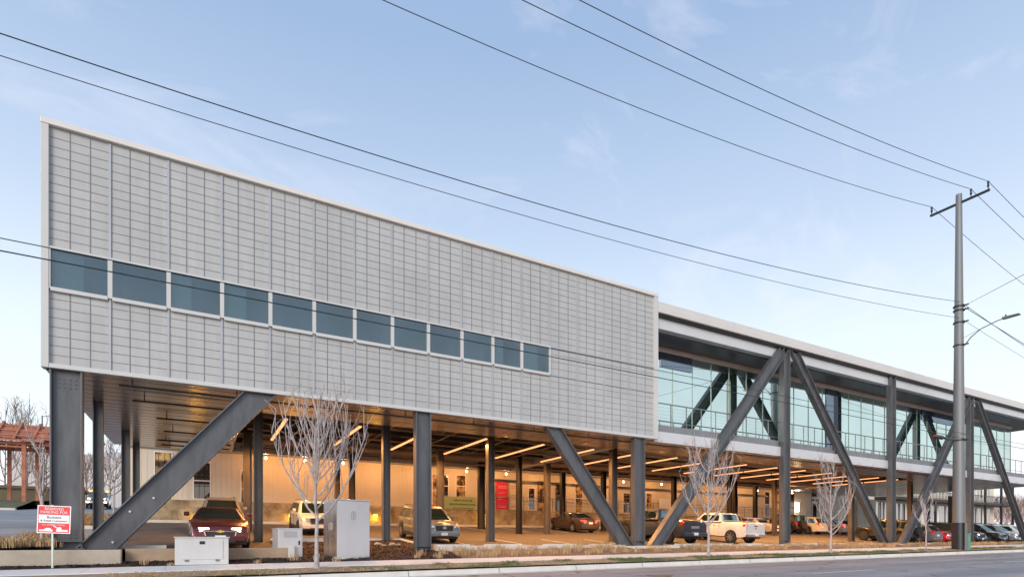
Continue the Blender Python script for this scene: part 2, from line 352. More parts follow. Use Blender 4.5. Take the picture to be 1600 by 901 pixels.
# ------------------------------------------------------------------ ground
def cl_x(x): return max(-60, min(140, x))
def road_z(x, y): return -.89 + .008 * cl_x(x) + .024 * (y + 5.4)
def side_z(x, y): return pw([(-5.0, -.735), (-4.8, -.70), (-3.6, -.61), (-2, -.54)], y) + .008 * cl_x(x)
def bed_rear(x): return pw([(-20, -.33), (0, -.33), (6, -.28), (12, -.15), (18, -.07), (24, -.04), (70, .03), (140, .2)], x)
def bed_z(x, y):
    t = max(0, min(1, (y + 2) / 1.7)); a = side_z(x, -2) + .012
    return lerp(a, max(bed_rear(x), a), t) + .03 * math.sin(math.pi * t) + .018 * noise.noise(Vector((x * 1.4, y * 1.4, 0)))
def lot_z(y):
    if y <= 1: return 0.0
    if y <= 3: return .085 * (y - 1) ** 2 / 4
    if y <= 18.2: return .085 * (y - 2)
    return 1.377 + .065 * (min(y, 70) - 18.2) + .02 * max(0, y - 70)
xs_far = [-700, -300, -140, -60, -30, -10, 5, 20, 40, 60, 90, 140, 300, 700]
gz = [(-700, -5), (-60, -2.6), (-23, -1.75), (-5.4, -1.35), (-2, -1.0), (1, -.5), (18, .9), (40, 2.4), (70, 4.3), (120, 5.4), (300, 8), (900, 10)]
tag(MB().grid(xs_far, [-700, -200, -60, -23, -12, -5.4, -2, 1, 8, 18, 30, 40, 55, 70, 95, 120, 300, 900], lambda x, y: pw(gz, y) + .008 * cl_x(x) * (1 if y < 1 else .0)).build('ground', M['soil'], smooth=60), kind='structure')
XR = [-60] + frange(-40, 140, 60)
tag(MB().grid([-300] + XR + [400], [-22, -18, -13, -9, -5.4], road_z).build('road', M['asphalt'], smooth=60), kind='structure')
k = MB()
k.grid([-300] + XR + [400], [-5.42, -4.97], lambda x, y: road_z(x, -5.4) + .006 + .02 * (y + 5.42))
k.grid([-300] + XR + [400], [-4.97, -4.94, -4.80], lambda x, y: road_z(x, -5.4) + .015 + (0 if y < -4.96 else .15))
tag(k.build('road_kerb', M['concrete'], smooth=30), kind='structure')
tag(MB().grid([-300] + frange(-20, 140, 160) + [400], frange(-4.80, -3.6, 6), lambda x, y: side_z(x, y) + .02 + .02 * noise.noise(Vector((x * .9, y * 1.5, 3)))).build('verge', M['verge'], smooth=60), kind='structure')
w = MB(); x = -40.0
while x < 140:                                        # sidewalk flags with open joints
    w.grid([x + .006, x + 1.794], [-3.6, -2.0], lambda a, b: side_z(a, b) + .045)
    x += 1.8
w.grid([-40, 140], [-3.6, -2.0], lambda a, b: side_z(a, b) + .033)
w.add([(-40, -3.6, side_z(-40, -3.6) - .1), (140, -3.6, side_z(140, -3.6) - .1), (140, -3.6, side_z(140, -3.6) + .045), (-40, -3.6, side_z(-40, -3.6) + .045)], [(0, 1, 2, 3)])
tag(w.build('sidewalk', M['walk']), kind='structure')
k = MB().grid(frange(-20, 12.6, 90), frange(-2.0, -.1, 12), bed_z)
k.grid(frange(6.9, 12.3, 30), frange(-.1, 4.75, 24), lambda x, y: bed_rear(x) + .02 + (y + .1) * .088 + .04 * noise.noise(Vector((x * 1.1, y * 1.1, 1))))
tag(k.build('mulch_bed', M['mulch'], smooth=80), kind='structure')
tag(MB().grid(frange(12.6, 140, 220), frange(-2.0, -.1, 8), bed_z).build('dry_planting_bed', M['drybed'], smooth=80), kind='structure')
ysl = [.0, 1, 1.5, 2, 2.5, 3, 4, 6, 9, 12, 15, 18.1]
k = MB().grid(frange(.4, 6.7, 4), [-.8] + ysl, lambda x, y: lot_z(y)).grid([6.7, 12.35], [4.8, 6, 9, 12, 15, 18.1], lambda x, y: lot_z(y)).grid(frange(12.35, 120, 20), ysl, lambda x, y: lot_z(y))
tag(k.build('parking_lot', M['asphalt_lot'], smooth=60), kind='structure')
tag(MB().grid(frange(-90, .4, 12), [-1.0] + ysl + [24, 30, 36, 41.5], lambda x, y: lot_z(y) - .004).grid([-10, -4, 1.5], [41.5, 46, 55, 70, 90, 115], lambda x, y: lot_z(y) - .004).build('side_street', M['asphalt'], smooth=60), kind='structure')
def bank_z(x, y): return lot_z(41.5) + pw([(41.5, .12), (43, .35), (48, 1.15), (54, 1.6), (80, 1.7), (120, 2.0)], y) + .12 * noise.noise(Vector((x * .2, y * .2, 0)))
tag(MB().grid(frange(-120, -10, 22), [41.5, 43, 45, 48, 51, 54, 60, 80, 120], bank_z).build('grass_bank', M['bank'], smooth=60), kind='structure')
tag(MB().box(-120, -9.8, 41.1, 41.6, lot_z(41) - .3, lot_z(41.5) + .16).build('far_kerb', M['concrete'], bevel=.02), kind='structure')
# kerbs of the lot and its planted island
k = MB()
k.box(12.3, 21.9, -.14, .06, -.5, .055); k.box(24.9, 120, -.14, .06, -.5, .055)
k.box(21.9, 24.9, -.75, -.02, -.5, .015)              # pad under the double brace
tag(k.build('lot_kerb', M['concrete'], bevel=.02), kind='structure')
tag(MB().box(2.1, 6.62, -.95, -.75, -.6, .02).build('tan_kerb', M['curb_tan'], bevel=.015), kind='structure')
k = MB()
def sloped(k, x0, x1, y0, y1, h, ext=.6, n=6):
    ys = frange(y0, y1, n)
    for a, b in zip(ys, ys[1:]):
        za, zb = lot_z(a), lot_z(b)
        k.hexa([(x0, a, za - ext), (x1, a, za - ext), (x1, b, zb - ext), (x0, b, zb - ext), (x0, a, za + h), (x1, a, za + h), (x1, b, zb + h), (x0, b, zb + h)])
sloped(k, 6.62, 6.82, -.95, 4.72, .10); sloped(k, 12.28, 12.46, -.1, 4.72, .12); k.box(6.62, 12.46, 4.72, 4.9, -.2, lot_z(4.8) + .13)
tag(k.build('island_kerb', M['concrete']), kind='structure')
# low planted strips beside the side street
k = MB(); g2 = MB()
for (x0, x1, y0, y1) in ((-1.5, .35, -1.0, 5.0), (-2.4, .45, 11.7, 23.5)):
    k.grid(frange(x0 + .12, x1, 6), frange(y0, y1 - .1, 20), lambda x, y: lot_z(y) + .10 + .05 * noise.noise(Vector((x, y, 0))))
    sloped(g2, x0, x0 + .14, y0, y1, .13); g2.box(x0, x1, y1 - .14, y1, lot_z(y1) - .3, lot_z(y1) + .13)
    if y0 > 5: g2.box(x0, x1, y0 - .14, y0, lot_z(y0) - .3, lot_z(y0) + .15)
tag(k.build('planted_strip', M['drybed'], smooth=80), kind='structure'); tag(g2.build('strip_kerb', M['concrete']), kind='structure')
k = MB()
for i in range(46):                                    # open joints across the kerb
    x = -18 + 3.05 * i
    k.add([(x, -5.41, road_z(x, -5.4) + .011), (x + .03, -5.41, road_z(x, -5.4) + .011), (x + .03, -4.985, road_z(x, -5.4) + .020), (x, -4.985, road_z(x, -5.4) + .020)], [(0, 1, 2, 3)])
    k.add([(x, -4.975, road_z(x, -5.4) + .02), (x + .03, -4.975, road_z(x, -5.4) + .02), (x + .03, -4.945, road_z(x, -5.4) + .168), (x, -4.945, road_z(x, -5.4) + .168)], [(0, 1, 2, 3)])
tag(k.build('kerb_joints', M['slab']), kind='structure')
x = Xat(1030, -8.0); o = MB().tube([(x, -8.0, road_z(x, -8) - .02), (x, -8.0, road_z(x, -8) + .006)], .42, 24).build('manhole_cover', M['black']); tag(o, 'dark round manhole cover in the road below the V brace', 'manhole cover')
# road paint
k = MB()
for px0, px1 in ((1268, 1366), (1570, 1640)):
    a, b = Xat(px0, -9.7), Xat(px1, -9.7)
    k.grid(frange(a, b, 4), [-9.78, -9.66], lambda x, y: road_z(x, y) + .005)
tag(k.build('lane_dashes', M['paint_white']), kind='structure')
tag(MB().grid([-200] + XR + [300], [-13.42, -13.3], lambda x, y: road_z(x, y) + .005).grid([-200] + XR + [300], [-13.68, -13.56], lambda x, y: road_z(x, y) + .005).build('centre_line', M['paint_yellow']), kind='structure')
k = MB()
for xx in frange(15, 66, 17): k.grid([xx - .05, xx + .05], [1.0, 2, 3, 4, 5, 6], lambda x, y: lot_z(y) + .006)
for xx in frange(21, 66, 15): k.grid([xx - .05, xx + .05], [12, 15, 17.6], lambda x, y: lot_z(y) + .006)
tag(k.build('bay_markings', M['paint_white']), kind='structure')
# cast concrete retaining wall by the sign
o = MB().box(-9, 2.04, -1.35, -1.05, -.9, .0).build('retaining_wall', M['wallc'], bevel=.025)
tag(o, 'low stained concrete retaining wall behind the red and white parking sign', 'wall')

# ------------------------------------------------------------------ the elevated building
B = tag(empty('elevated_building'), 'long raised building with pale gridded panel box, glass bridge and V shaped grey steel legs', 'building')
ZS, ZT = 5.35, 12.65
NODE = [76.5, 171.5, 263, 346.5, 422, 490.5, 553.8, 612.8, 669, 721.5, 769.8, 815, 859.6, 903, 944.5, 983, 1022]
bx = [Xat(p, 0) for p in NODE]; XE = Xat(1026, 0) + .06
WZ0, WZ1 = 7.68, 8.93
W0, W1 = bx[0], bx[12]
# box core: walls around the window strip, sides, back
k = MB(); k.box(-.0, XE, .06, .3, ZS + .02, WZ0); k.box(0, XE, .06, .3, WZ1, ZT - .15); k.box(W1, XE, .06, .3, WZ0, WZ1); k.box(0, W0, .06, .3, WZ0, WZ1)
k.build('front_wall', M['panel'], B)
k = MB(); k.box(.0, .3, .3, 15, ZS + .02, ZT - .15); k.box(XE - .3, XE, .3, 15, ZS + .02, ZT - .15); k.box(.3, XE - .3, 14.7, 15, ZS + .02, ZT - .15)
k.build('side_wall', M['panel'], B)
MB().box(.3, XE - .3, 2.6, 2.7, WZ0 - 1.2, WZ1 + .9).box(.3, XE - .3, .31, 2.6, WZ1 + .8, WZ1 + .9).box(.3, XE - .3, .31, 2.6, WZ0 - 1.2, WZ0 - 1.1).build('office_room', M['room'], B)
k = MB(); g = random.Random(21)
for x in (1.9, 4.0, 6.5, 9.1, 10.4, 13.2, 14.6, 16.2): k.box(x, x + .12, .6, 2.6, WZ0 - 1.1, WZ1 + .8)
for i in range(16): x = g.uniform(.8, 17); w_ = g.uniform(.2, .6); k.box(x, x + w_, 1.0 + g.random(), 2.4, WZ0 - 1.0, WZ0 + g.uniform(-.1, .5))
k.build('office_fitting', M['room'], B)
MB().box(4.40, 4.50, 1.0, 1.1, WZ0 + .13, WZ0 + .17).build('desk_lamp', M['lamp_w'], B)
MB().box(-.04, XE + .02, -.07, 15.06, ZT - .17, ZT).build('parapet_cap', M['cap'], B, bevel=.02)
k = MB(); k.box(-.03, bx[0], -.05, .3, ZS, ZT - .17); k.box(bx[16], XE + .01, -.05, .3, ZS, ZT - .17); k.box(bx[0], bx[16], -.04, .3, ZS, ZS + .13)
k.build('corner_trim', M['trim'], B, bevel=.008)
k = MB(); k2 = MB()
zl0, zu1 = ZS + .13, ZT - .20
rows_lo = frange(zl0, WZ0, 8); rows_up = frange(WZ1, zu1, 13); rows_mid = frange(WZ0, WZ1, 4)
for i in range(16):
    a, b = bx[i], bx[i + 1]
    for t in (1/3, 2/3):
        xm = lerp(a, b, t)
        k.box(xm - .013, xm + .013, .053, .07, zl0, WZ0); k.box(xm - .013, xm + .013, .053, .07, WZ1, zu1)
        if i >= 12: k.box(xm - .013, xm + .013, .053, .07, WZ0, WZ1)
for z in rows_lo[1:-1] + rows_up[1:-1]: k.box(bx[0], bx[16], .054, .068, z - .009, z + .009)
for z in rows_mid[1:-1]: k.box(W1, bx[16], .054, .068, z - .009, z + .009)
k.build('panel_grid', M['panel_line'], B)
for i in range(1, 16):
    k2.box(bx[i] - .03, bx[i] + .03, .02, .08, zl0, WZ0); k2.box(bx[i] - .03, bx[i] + .03, .02, .08, WZ1, zu1)
    if i >= 12: k2.box(bx[i] - .03, bx[i] + .03, .02, .08, WZ0 + .04, WZ1 - .04)
k2.box(W1, bx[16], .015, .08, WZ0 - .03, WZ0 + .03); k2.box(W1, bx[16], .015, .08, WZ1 - .03, WZ1 + .03)
k2.build('panel_batten', M['batten'], B)
for i in range(12):
    a, b = bx[i], bx[i + 1]
    f = MB()
    f.box(a - .05, a + .07, -.03, .2, WZ0, WZ1) if i else f.box(a - .02, a + .04, -.03, .2, WZ0, WZ1)
    if i == 11: f.box(b - .05, b + .02, -.03, .2, WZ0, WZ1)
    f.box(a + (.07 if i else .04), b - .05, -.03, .2, WZ1 - .06, WZ1); f.box(a + (.07 if i else .04), b - .05, -.045, .2, WZ0 - .06, WZ0 + .05)
    wf = f.build('window', M['trim'], B)
    MB().box(a + (.07 if i else .04), b - .05, .04, .06, WZ0 + .05, WZ1 - .06).build('pane', M['glass_win'], wf)
    if i in (0, 2, 3, 11, 10):
        q = lerp(a, b, {0: .55, 2: .42, 3: .5, 10: .4, 11: .6}[i])
        MB().box(a + .1, q, .12, .14, WZ0 + .06, WZ1 - .02).build('blind', M['curtain'], wf)
# soffits: flat bay at the left end, strip along the street, and under the bridge
k = MB(); k.box(.05, 5.6, .1, 15, ZS, ZS + .09); k.box(5.6, XE, .1, 3.3, ZS, ZS + .09); k.box(XE, 72, .66, 3.3, ZS, ZS + .09); k.box(56, 72, 3.3, 15, ZS, ZS + .09)
k.build('soffit', M['soffit'], B)
k = MB()
for y in frange(.5, 14.7, 22): k.box(.1, 5.58, y - .007, y + .007, ZS - .004, ZS + .01)
for y in (.85, 1.6, 2.4): k.box(5.6, 71.9, y - .007, y + .007, ZS - .004, ZS + .01)
for x in frange(7, 71, 40): k.box(x - .006, x + .006, .12, 3.28, ZS - .003, ZS + .01)
k.build('soffit_seam', M['black'], B)
MB().box(5.5, 56, 3.3, 15.2, 6.75, 6.85).build('ceiling_deck', M['deck'], B)
MB().box(5.5, 56, 15.0, 15.1, 5.5, 6.75).build('ceiling_edge', M['deck'], B)
MB().box(5.5, 5.62, 3.3, 15, ZS + .09, 6.75).box(5.6, 56, 3.24, 3.34, ZS + .09, 6.75).build('ceiling_bulkhead', M['deck'], B)
j0 = None
jm = MB().box(-.05, .05, 3.4, 14.9, 6.0, 6.06).box(-.015, .015, 3.4, 14.9, 6.06, 6.34).box(-.06, .06, 3.4, 14.9, 6.34, 6.4)
for i in range(16):
    x = 5.75 + 3.2 * i
    if j0 is None: o = j0 = jm.build('joist', M['joist'], B)
    else: o = j0.copy(); COL.objects.link(o)
    o.location.x = x
for y in (4.65, 7.4, 10.3, 13.6):
    MB().box(5.65, 55.9, y - .10, y + .10, 5.72, 5.78).box(5.65, 55.9, y - .015, y + .015, 5.78, 6.0).build('girder', M['deck'], B)
k = MB(); q = MB()                                    # ducts and conduit hung in the open ceiling
for y, z, r in ((5.6, 5.66, .035), (8.5, 5.62, .05), (11.6, 5.6, .16), (12.6, 5.62, .06), (14.2, 5.55, .08)):
    q.tube([(6, y, z), (55.5, y, z)], r, 8)
for x in frange(8.8, 54, 14): k.tube([(x, 3.6, 5.66), (x, 14.6, 5.66)], .03, 6)
q.build('duct', M['joist'], B, smooth=40); k.build('conduit', M['joist'], B, smooth=40)
for y0, x0, x1 in ((.45, 1.8, 56), (2.55, 1.97, 5.4), (5.5, 2.5, 5.4), (8.5, 2.6, 5.4), (11.2, 2.2, 5.4), (12.7, 2.3, 5.4)):
    p = MB().tube([(x0, y0, 5.17), (x1, y0, 5.17)], .035, 8)
    for xx in [x0 + .35 + 3.0 * i for i in range(int((x1 - x0) / 3) + 1)]: p.tube([(xx, y0, 5.17), (xx, y0, ZS)], .02, 6)
    p.build('sprinkler_pipe', M['black'], B, smooth=40)
# I-section steel
def isec(mb, p0, p1, d=.62, b=.34, tf=.045, tw=.03):   # web in the facade plane, flanges along y
    p0, p1 = Vector(p0), Vector(p1); a = (p1 - p0).normalized(); n = a.cross(Vector((0, 1, 0))).normalized()
    for s in (-1, 1):
        o_ = n * (s * (d / 2 - tf / 2)); mb.bar(p0 + o_, p1 + o_, tf, b, (0, 1, 0))
    mb.bar(p0, p1, d - 2 * tf, tw, (0, 1, 0)); return mb
def vcol(px, z0, z1, d=.62, y=.02):
    x = Xat(px, y - .15); k = isec(MB(), (x, y + .18, z0), (x, y + .18, z1), d)
    k.box(x - d/2 - .06, x + d/2 + .06, y - .05, y + .41, z0 - .005, z0 + .035)
    k.box(x - d/2 - .02, x + d/2 + .02, y - .02, y + .38, z0 + .22, z0 + .245)
    return k.build('column', M['steel'], B, bevel=.006)
vcol(101.5, 0.0, ZS - .0, .78); vcol(664.5, -.2, ZS, .64); vcol(1004, .02, ZS, .64)
for px in (1234, 1400.5, 1523): vcol(px, .02, 11.62, .60)
def brace(pxa, za, pxb, zb, d=.60):
    a = Vector((Xat(pxa, .05), .2, za)); b = Vector((Xat(pxb, .05), .2, zb)); ax = (b - a).normalized()
    k = isec(MB(), a - ax * .0, b + ax * .0, d, .34)
    # square the ends off level with what they meet
    out = []
    for v in k.v:
        v = Vector(v); lo, hi = min(za, zb), max(za, zb)
        e = za if abs((v - a).dot(ax)) < abs((v - b).dot(ax)) else zb
        t = (e - v.z) / ax.z; out.append(tuple(v + ax * t))
    k.v = out
    return k.build('diagonal_brace', M['steel'], B, bevel=.006)
brace(150, .0, 407, ZS, .80); brace(981, .015, 866, ZS, .66); brace(1026, .015, 1226, 11.6, .64); brace(1243, 11.6, 1386, .02, .60); brace(1413, .02, 1518, 11.6, .60)
x0 = Xat(1529, .05); a = Vector((x0, .2, 11.6)); b = Vector((68.3, .2, .02))
k = isec(MB(), a, b, .6, .34); k.build('diagonal_brace', M['steel'], B, bevel=.006)
for nx_, nz_, w_ in ((Xat(1004, 0), .0, 2.2), (Xat(1400.5, 0), .0, 1.9)):
    MB().box(nx_ - w_, nx_ + w_, -.02, .42, nz_ - .01, nz_ + .012).build('base_plate', M['steel'], B)
for (px, py) in ((203, 798), (240, 777), (176, 846)):
    x, z = Xat(px, .16), Zat(px, py, .16); MB().tube([(x, .14, z), (x, .19, z)], .035, 10).build('bolt_plate', M['beam_white'], B)
for pxc in (101.5, 664.5, 1004, 1234, 1400.5, 1523):
    xc_ = Xat(pxc, -.13); k = MB(); zb0 = -.2 if pxc == 664.5 else .0
    for dx in (-.2, -.07, .07, .2):
        for dz in (.34, .46, .58): k.tube([(xc_ + dx, .165, zb0 + dz), (xc_ + dx, .19, zb0 + dz)], .022, 8)
        for dz in (-.5, -.38, -.26): k.tube([(xc_ + dx, .165, (ZS if pxc < 1100 else 11.4) + dz), (xc_ + dx, .19, (ZS if pxc < 1100 else 11.4) + dz)], .022, 8)
    k.build('bolt_group', M['steel'], B)
# inner columns: picture column, depth, half width, colour
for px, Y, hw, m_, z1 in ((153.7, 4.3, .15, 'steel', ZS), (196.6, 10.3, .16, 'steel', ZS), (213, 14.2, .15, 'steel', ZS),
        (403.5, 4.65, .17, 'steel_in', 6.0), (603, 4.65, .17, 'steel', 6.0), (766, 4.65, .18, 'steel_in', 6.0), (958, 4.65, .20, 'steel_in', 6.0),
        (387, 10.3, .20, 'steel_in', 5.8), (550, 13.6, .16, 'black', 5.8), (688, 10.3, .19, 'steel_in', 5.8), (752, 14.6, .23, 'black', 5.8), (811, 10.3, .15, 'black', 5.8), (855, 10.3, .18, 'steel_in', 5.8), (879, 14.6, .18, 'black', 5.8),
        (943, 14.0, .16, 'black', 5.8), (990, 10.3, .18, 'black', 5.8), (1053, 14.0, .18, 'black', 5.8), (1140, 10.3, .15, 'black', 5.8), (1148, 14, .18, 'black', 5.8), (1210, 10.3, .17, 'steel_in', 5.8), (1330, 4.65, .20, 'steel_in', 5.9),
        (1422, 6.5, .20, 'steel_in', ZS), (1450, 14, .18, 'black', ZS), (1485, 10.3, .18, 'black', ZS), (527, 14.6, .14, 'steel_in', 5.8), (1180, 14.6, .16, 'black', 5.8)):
    x = Xat(px, Y); z0 = lot_z(Y) + (.0 if px not in (603, 403.5) else -.05)
    k = MB().box(x - hw, x - hw + .03, Y - .16, Y + .16, z0, z1).box(x + hw - .03, x + hw, Y - .16, Y + .16, z0, z1).box(x - hw + .03, x + hw - .03, Y - .014, Y + .014, z0, z1)
    k.box(x - hw - .06, x + hw + .06, Y - .22, Y + .22, z0 - .01, z0 + .03)
    k.build('column', M[m_], B)
# glass bridge
XB, XG, XRF = XE + .02, 70.4, 74.0
k = MB(); k.box(XB, XRF, -.10, 15, 11.72, 12.0); k.box(XB, XRF, -.05, 15, 12.0, 12.13); k.box(XB, XRF, .0, 15, 12.13, 12.3)
k.build('roof_fascia', M['fascia'], B, bevel=.01)
cols = [Xat(p, 0) for p in (1234, 1400.5, 1523)]
segs = [XB] + cols + [XRF - .1]
for a, b in zip(segs, segs[1:]):
    MB().box(a + (.32 if a in cols else 0), b - (.32 if b in cols else 0), .26, .66, 11.07, 11.63).build('roof_beam', M['beam_white'], B, bevel=.01)
    MB().box(a + (.32 if a in cols else 0), b - (.32 if b in cols else 0), .26, .66, ZS - .07, 5.83).build('floor_beam', M['beam_white'], B, bevel=.01)
MB().box(XB, XRF - .2, .05, .7, 11.63, 11.72).build('roof_joint', M['black'], B)
MB().box(XB, XRF - .1, .66, 15, 10.98, 11.10).build('balcony_ceiling', M['bceil'], B)
MB().box(XB, XG + 1.2, .42, 15, 5.84, 6.22).build('floor_slab', M['slab'], B, bevel=.01)
k = MB()
for x in frange(XB + 1.5, 70, 32): k.box(x - .012, x + .012, .41, .46, 5.85, 6.21)
k.build('slab_joint', M['mullion'], B)
MB().box(XB, XG + .1, 2.02, 2.24, 10.72, 10.975).build('head_strip', M['headstrip'], B)
MB().box(XB, XG, 2.3, 14.8, 6.23, 10.9).build('bridge_room', M['slab'], B)
gx = [XB] + [XB + 1.55 * i for i in range(1, 30)] + [XG]
gx = [g for g in gx if g <= XG]
dark = {0: 1, 18: 1, 10: 1}
for i, (a, b) in enumerate(zip(gx, gx[1:])):
    rx = rnd.uniform(-.0015, .0015)
    o = MB().add([(a + .012, 2.10 + rx, 6.23), (b - .012, 2.10 - rx, 6.23), (b - .012, 2.10 - rx, 10.72), (a + .012, 2.10 + rx, 10.72)], [(0, 1, 2, 3)]).build('glass_pane', M['glass_green'], B)
k = MB()
for i, g in enumerate(gx): k.box(g - .013, g + .013, 2.07, 2.29, 6.22, 10.72)
k.box(XB, XG, 2.08, 2.28, 6.22, 6.30); k.box(XG - .05, XG + .05, 2.1, 14.8, 6.22, 10.9)
k.build('mullion', M['mullion'], B)
for px0, px1 in ((1031, 1081), (1291, 1310), (1440, 1495)):
    MB().box(Xat(px0, 2.07), Xat(px1, 2.07), 2.05, 2.068, 9.9 if px0 != 1291 else 6.3, 10.72).build('dark_panel', M['glass_dark'], B)
rl = empty('railing'); rl.parent = B
k = MB().box(XB, 71.5, .50, .55, 7.34, 7.39).box(XB, 71.5, .515, .535, 6.42, 6.45)
k.build('top_rail', M['rail'], rl)
rp0 = None
for x in frange(XB + .3, 71.4, 42):
    if rp0 is None: q = rp0 = MB().box(-.022, .022, .51, .54, 6.22, 7.34).build('rail_post', M['rail'], rl)
    else: q = rp0.copy(); COL.objects.link(q)
    q.location.x = x
k = MB()
for z in (6.62, 6.8, 6.98, 7.16): k.tube([(XB, .525, z), (71.5, .525, z)], .0035, 5)
k.build('rail_cable', M['rail'], rl)

# hanging strip lights
LX = [7.2, 10.3, 13.4, 16.6, 20.0, 23.3, 26.5, 29.7, 32.9, 36.1, 39.3, 42.5, 45.7, 48.9, 52.1, 55.0]
ordw = ['first', 'second', 'third', 'fourth', 'fifth', 'sixth', 'seventh', 'eighth', 'ninth', 'tenth', 'eleventh', 'twelfth', 'thirteenth', 'fourteenth', 'fifteenth', 'last']
where = ['beside the left diagonal brace', 'over the pale street tree', 'left of the street column', 'over the silver suv', 'above the magenta banner', 'over the brown sedan', 'behind the left arm of the front V brace', 'behind the column of the front V brace',
         'over the dark pickup', 'over the white pickup', 'above the tan suv', 'above the white parked sedan', 'above the dark offroader by the dock', 'above the white suv by the dock', 'above the car with lit tail lamps', 'nearest the cream building']
strip_lamp = bpy.data.lights.new('strip_lamp', 'SPOT'); strip_lamp.energy = 400; strip_lamp.color = (1.0, .43, .12); strip_lamp.spot_size = R(168); strip_lamp.spot_blend = .5; strip_lamp.shadow_soft_size = 0.0
def strip_light(n):
    r = empty('strip_light')
    for s in (0, 1):
        y0 = 4.15 + s * 2.86
        h = MB().box(-.07, .07, y0, y0 + 2.75, 5.40, 5.47).build('housing', M['steel_in'], r)
        MB().box(-.06, .06, y0 + .03, y0 + 2.72, 5.345, 5.398).build('diffuser', M['led'], h)
        lo_ = bpy.data.objects.new('lamp', strip_lamp); COL.objects.link(lo_); lo_.parent = h; lo_.location = (0, y0 + 1.37, 5.33)
        for yy in (y0 + .5, y0 + 2.2): MB().tube([(0, yy, 5.47), (0, yy, 6.74)], .008, 5).build('hanger', M['black'], h)
    k = MB()
    for yy in (4.9, 6.3, 7.8, 9.2): k.box(-.55, .55, yy - .02, yy + .02, 5.475, 5.5)
    k.build('cross_bar', M['joist'], r)
    return r
p0 = strip_light(0)
for i, x in enumerate(LX):
    r = p0 if i == 0 else copy_tree(p0)
    r.location = (x, 0, 0)
    tag(r, f'{ordw[i]} warm strip light from the left, {where[i]}', 'strip light', 'warm strip lights under the building')

# ------------------------------------------------------------------ old building and dock behind the lot
D = tag(empty('dock_building', (0, 18, 0)), 'long cream warehouse with stained concrete dock wall behind the parked cars', 'building')
def dk(mb, name, m, par=None, **kw):
    o = mb.build(name, m, par or D, **kw); 
    if par is None: o.location = (0, -18, 0)
    return o
DX0, DX1 = .35, 76.0
dk(MB().box(DX0, DX1, 18.35, 19.0, 2.2, 7.6), 'wall', M['old_wall'])
k = MB()
for x in frange(DX0 + .3, DX1 - .3, 250): k.box(x - .012, x + .012, 18.335, 18.36, 2.7, 7.5)
dk(k, 'wall_rib', M['old_wall'])
dk(MB().box(DX0 - .1, DX1, 18.0, 19.0, .6, 2.72), 'dock_wall', M['dockc'], bevel=.02)
dk(MB().box(DX0 - .1, DX1, 17.6, 18.0, .6, lot_z(18) + .13), 'dock_kerb', M['concrete'], bevel=.02)
dk(MB().box(DX0, DX1, 18.2, 18.34, 5.75, 6.6), 'wall_band', M['slab'])
def old_win(px0, px1, py0, py1, m_='win_dark', door=False):
    Y = 18.34; a, b = Xat(px0, Y), Xat(px1, Y); z1, z0 = Zat((px0+px1)/2, py0, Y), Zat((px0+px1)/2, py1, Y)
    f = MB()
    for q0, q1, r0, r1 in ((a-.06, a, z0, z1), (b, b+.06, z0, z1), (a-.06, b+.06, z1, z1+.06), (a-.06, b+.06, z0-.06, z0)): f.box(q0, q1, Y-.03, Y+.02, r0, r1)
    zm = lerp(z0, z1, .5); f.box(a, b, Y-.02, Y+.02, zm-.03, zm+.03)
    fo = dk(f, 'door' if door else 'window', M['white_frame'] if not door else M['steel_in'])
    dk(MB().box(a, b, Y-.005, Y+.005, z0, z1), 'pane', M[m_], fo)
for a in ((242, 268, 706, 786, 'win_in'), (303, 328, 722, 778, 'win_dark'), (377, 383, 735, 790, 'win_in'), (713, 727, 742, 775, 'win_in'), (676, 682, 740, 790, 'win_in'), (694, 700, 742, 775, 'win_dark'),
          (826, 835, 762, 795, 'win_dark'), (841, 851, 752, 799, 'win_in', True), (869, 876, 754, 797, 'win_dark', True), (899, 910, 756, 799, 'win_in'), (974, 984, 770, 800, 'win_dark'), (1010, 1018, 770, 800, 'win_in'), (1060, 1068, 772, 802, 'win_in'),
          (1146, 1153, 775, 806, 'win_dark'), (1195, 1202, 768, 806, 'win_dark'), (1212, 1219, 762, 800, 'win_in'), (1226, 1240, 770, 815, 'win_dark', True), (1268, 1278, 765, 812, 'win_dark', True)):
    old_win(*a)
rr = empty('dock_railing', (0, 0, 0)); rr.parent = D; rr.location = (0, -18, 0)
k = MB().box(Xat(770, 18.05), Xat(1230, 18.05), 18.04, 18.08, 3.74, 3.78)
for x in frange(Xat(770, 18.05), Xat(1230, 18.05), 26): k.box(x - .02, x + .02, 18.05, 18.08, 2.72, 3.74)
k.box(Xat(770, 18.05), Xat(1230, 18.05), 18.05, 18.07, 3.2, 3.22)
k.build('railing', M['rail'], rr)
dk(MB().box(Xat(765, 17.9), Xat(1200, 17.9), 17.9, 18.0, 4.95, 5.1), 'canopy_track', M['black'])
dk(MB().box(Xat(1337, 17.4), Xat(1366, 17.4), 17.2, 17.6, 1.0, 5.3), 'end_pier', M['wallc'], bevel=.02)
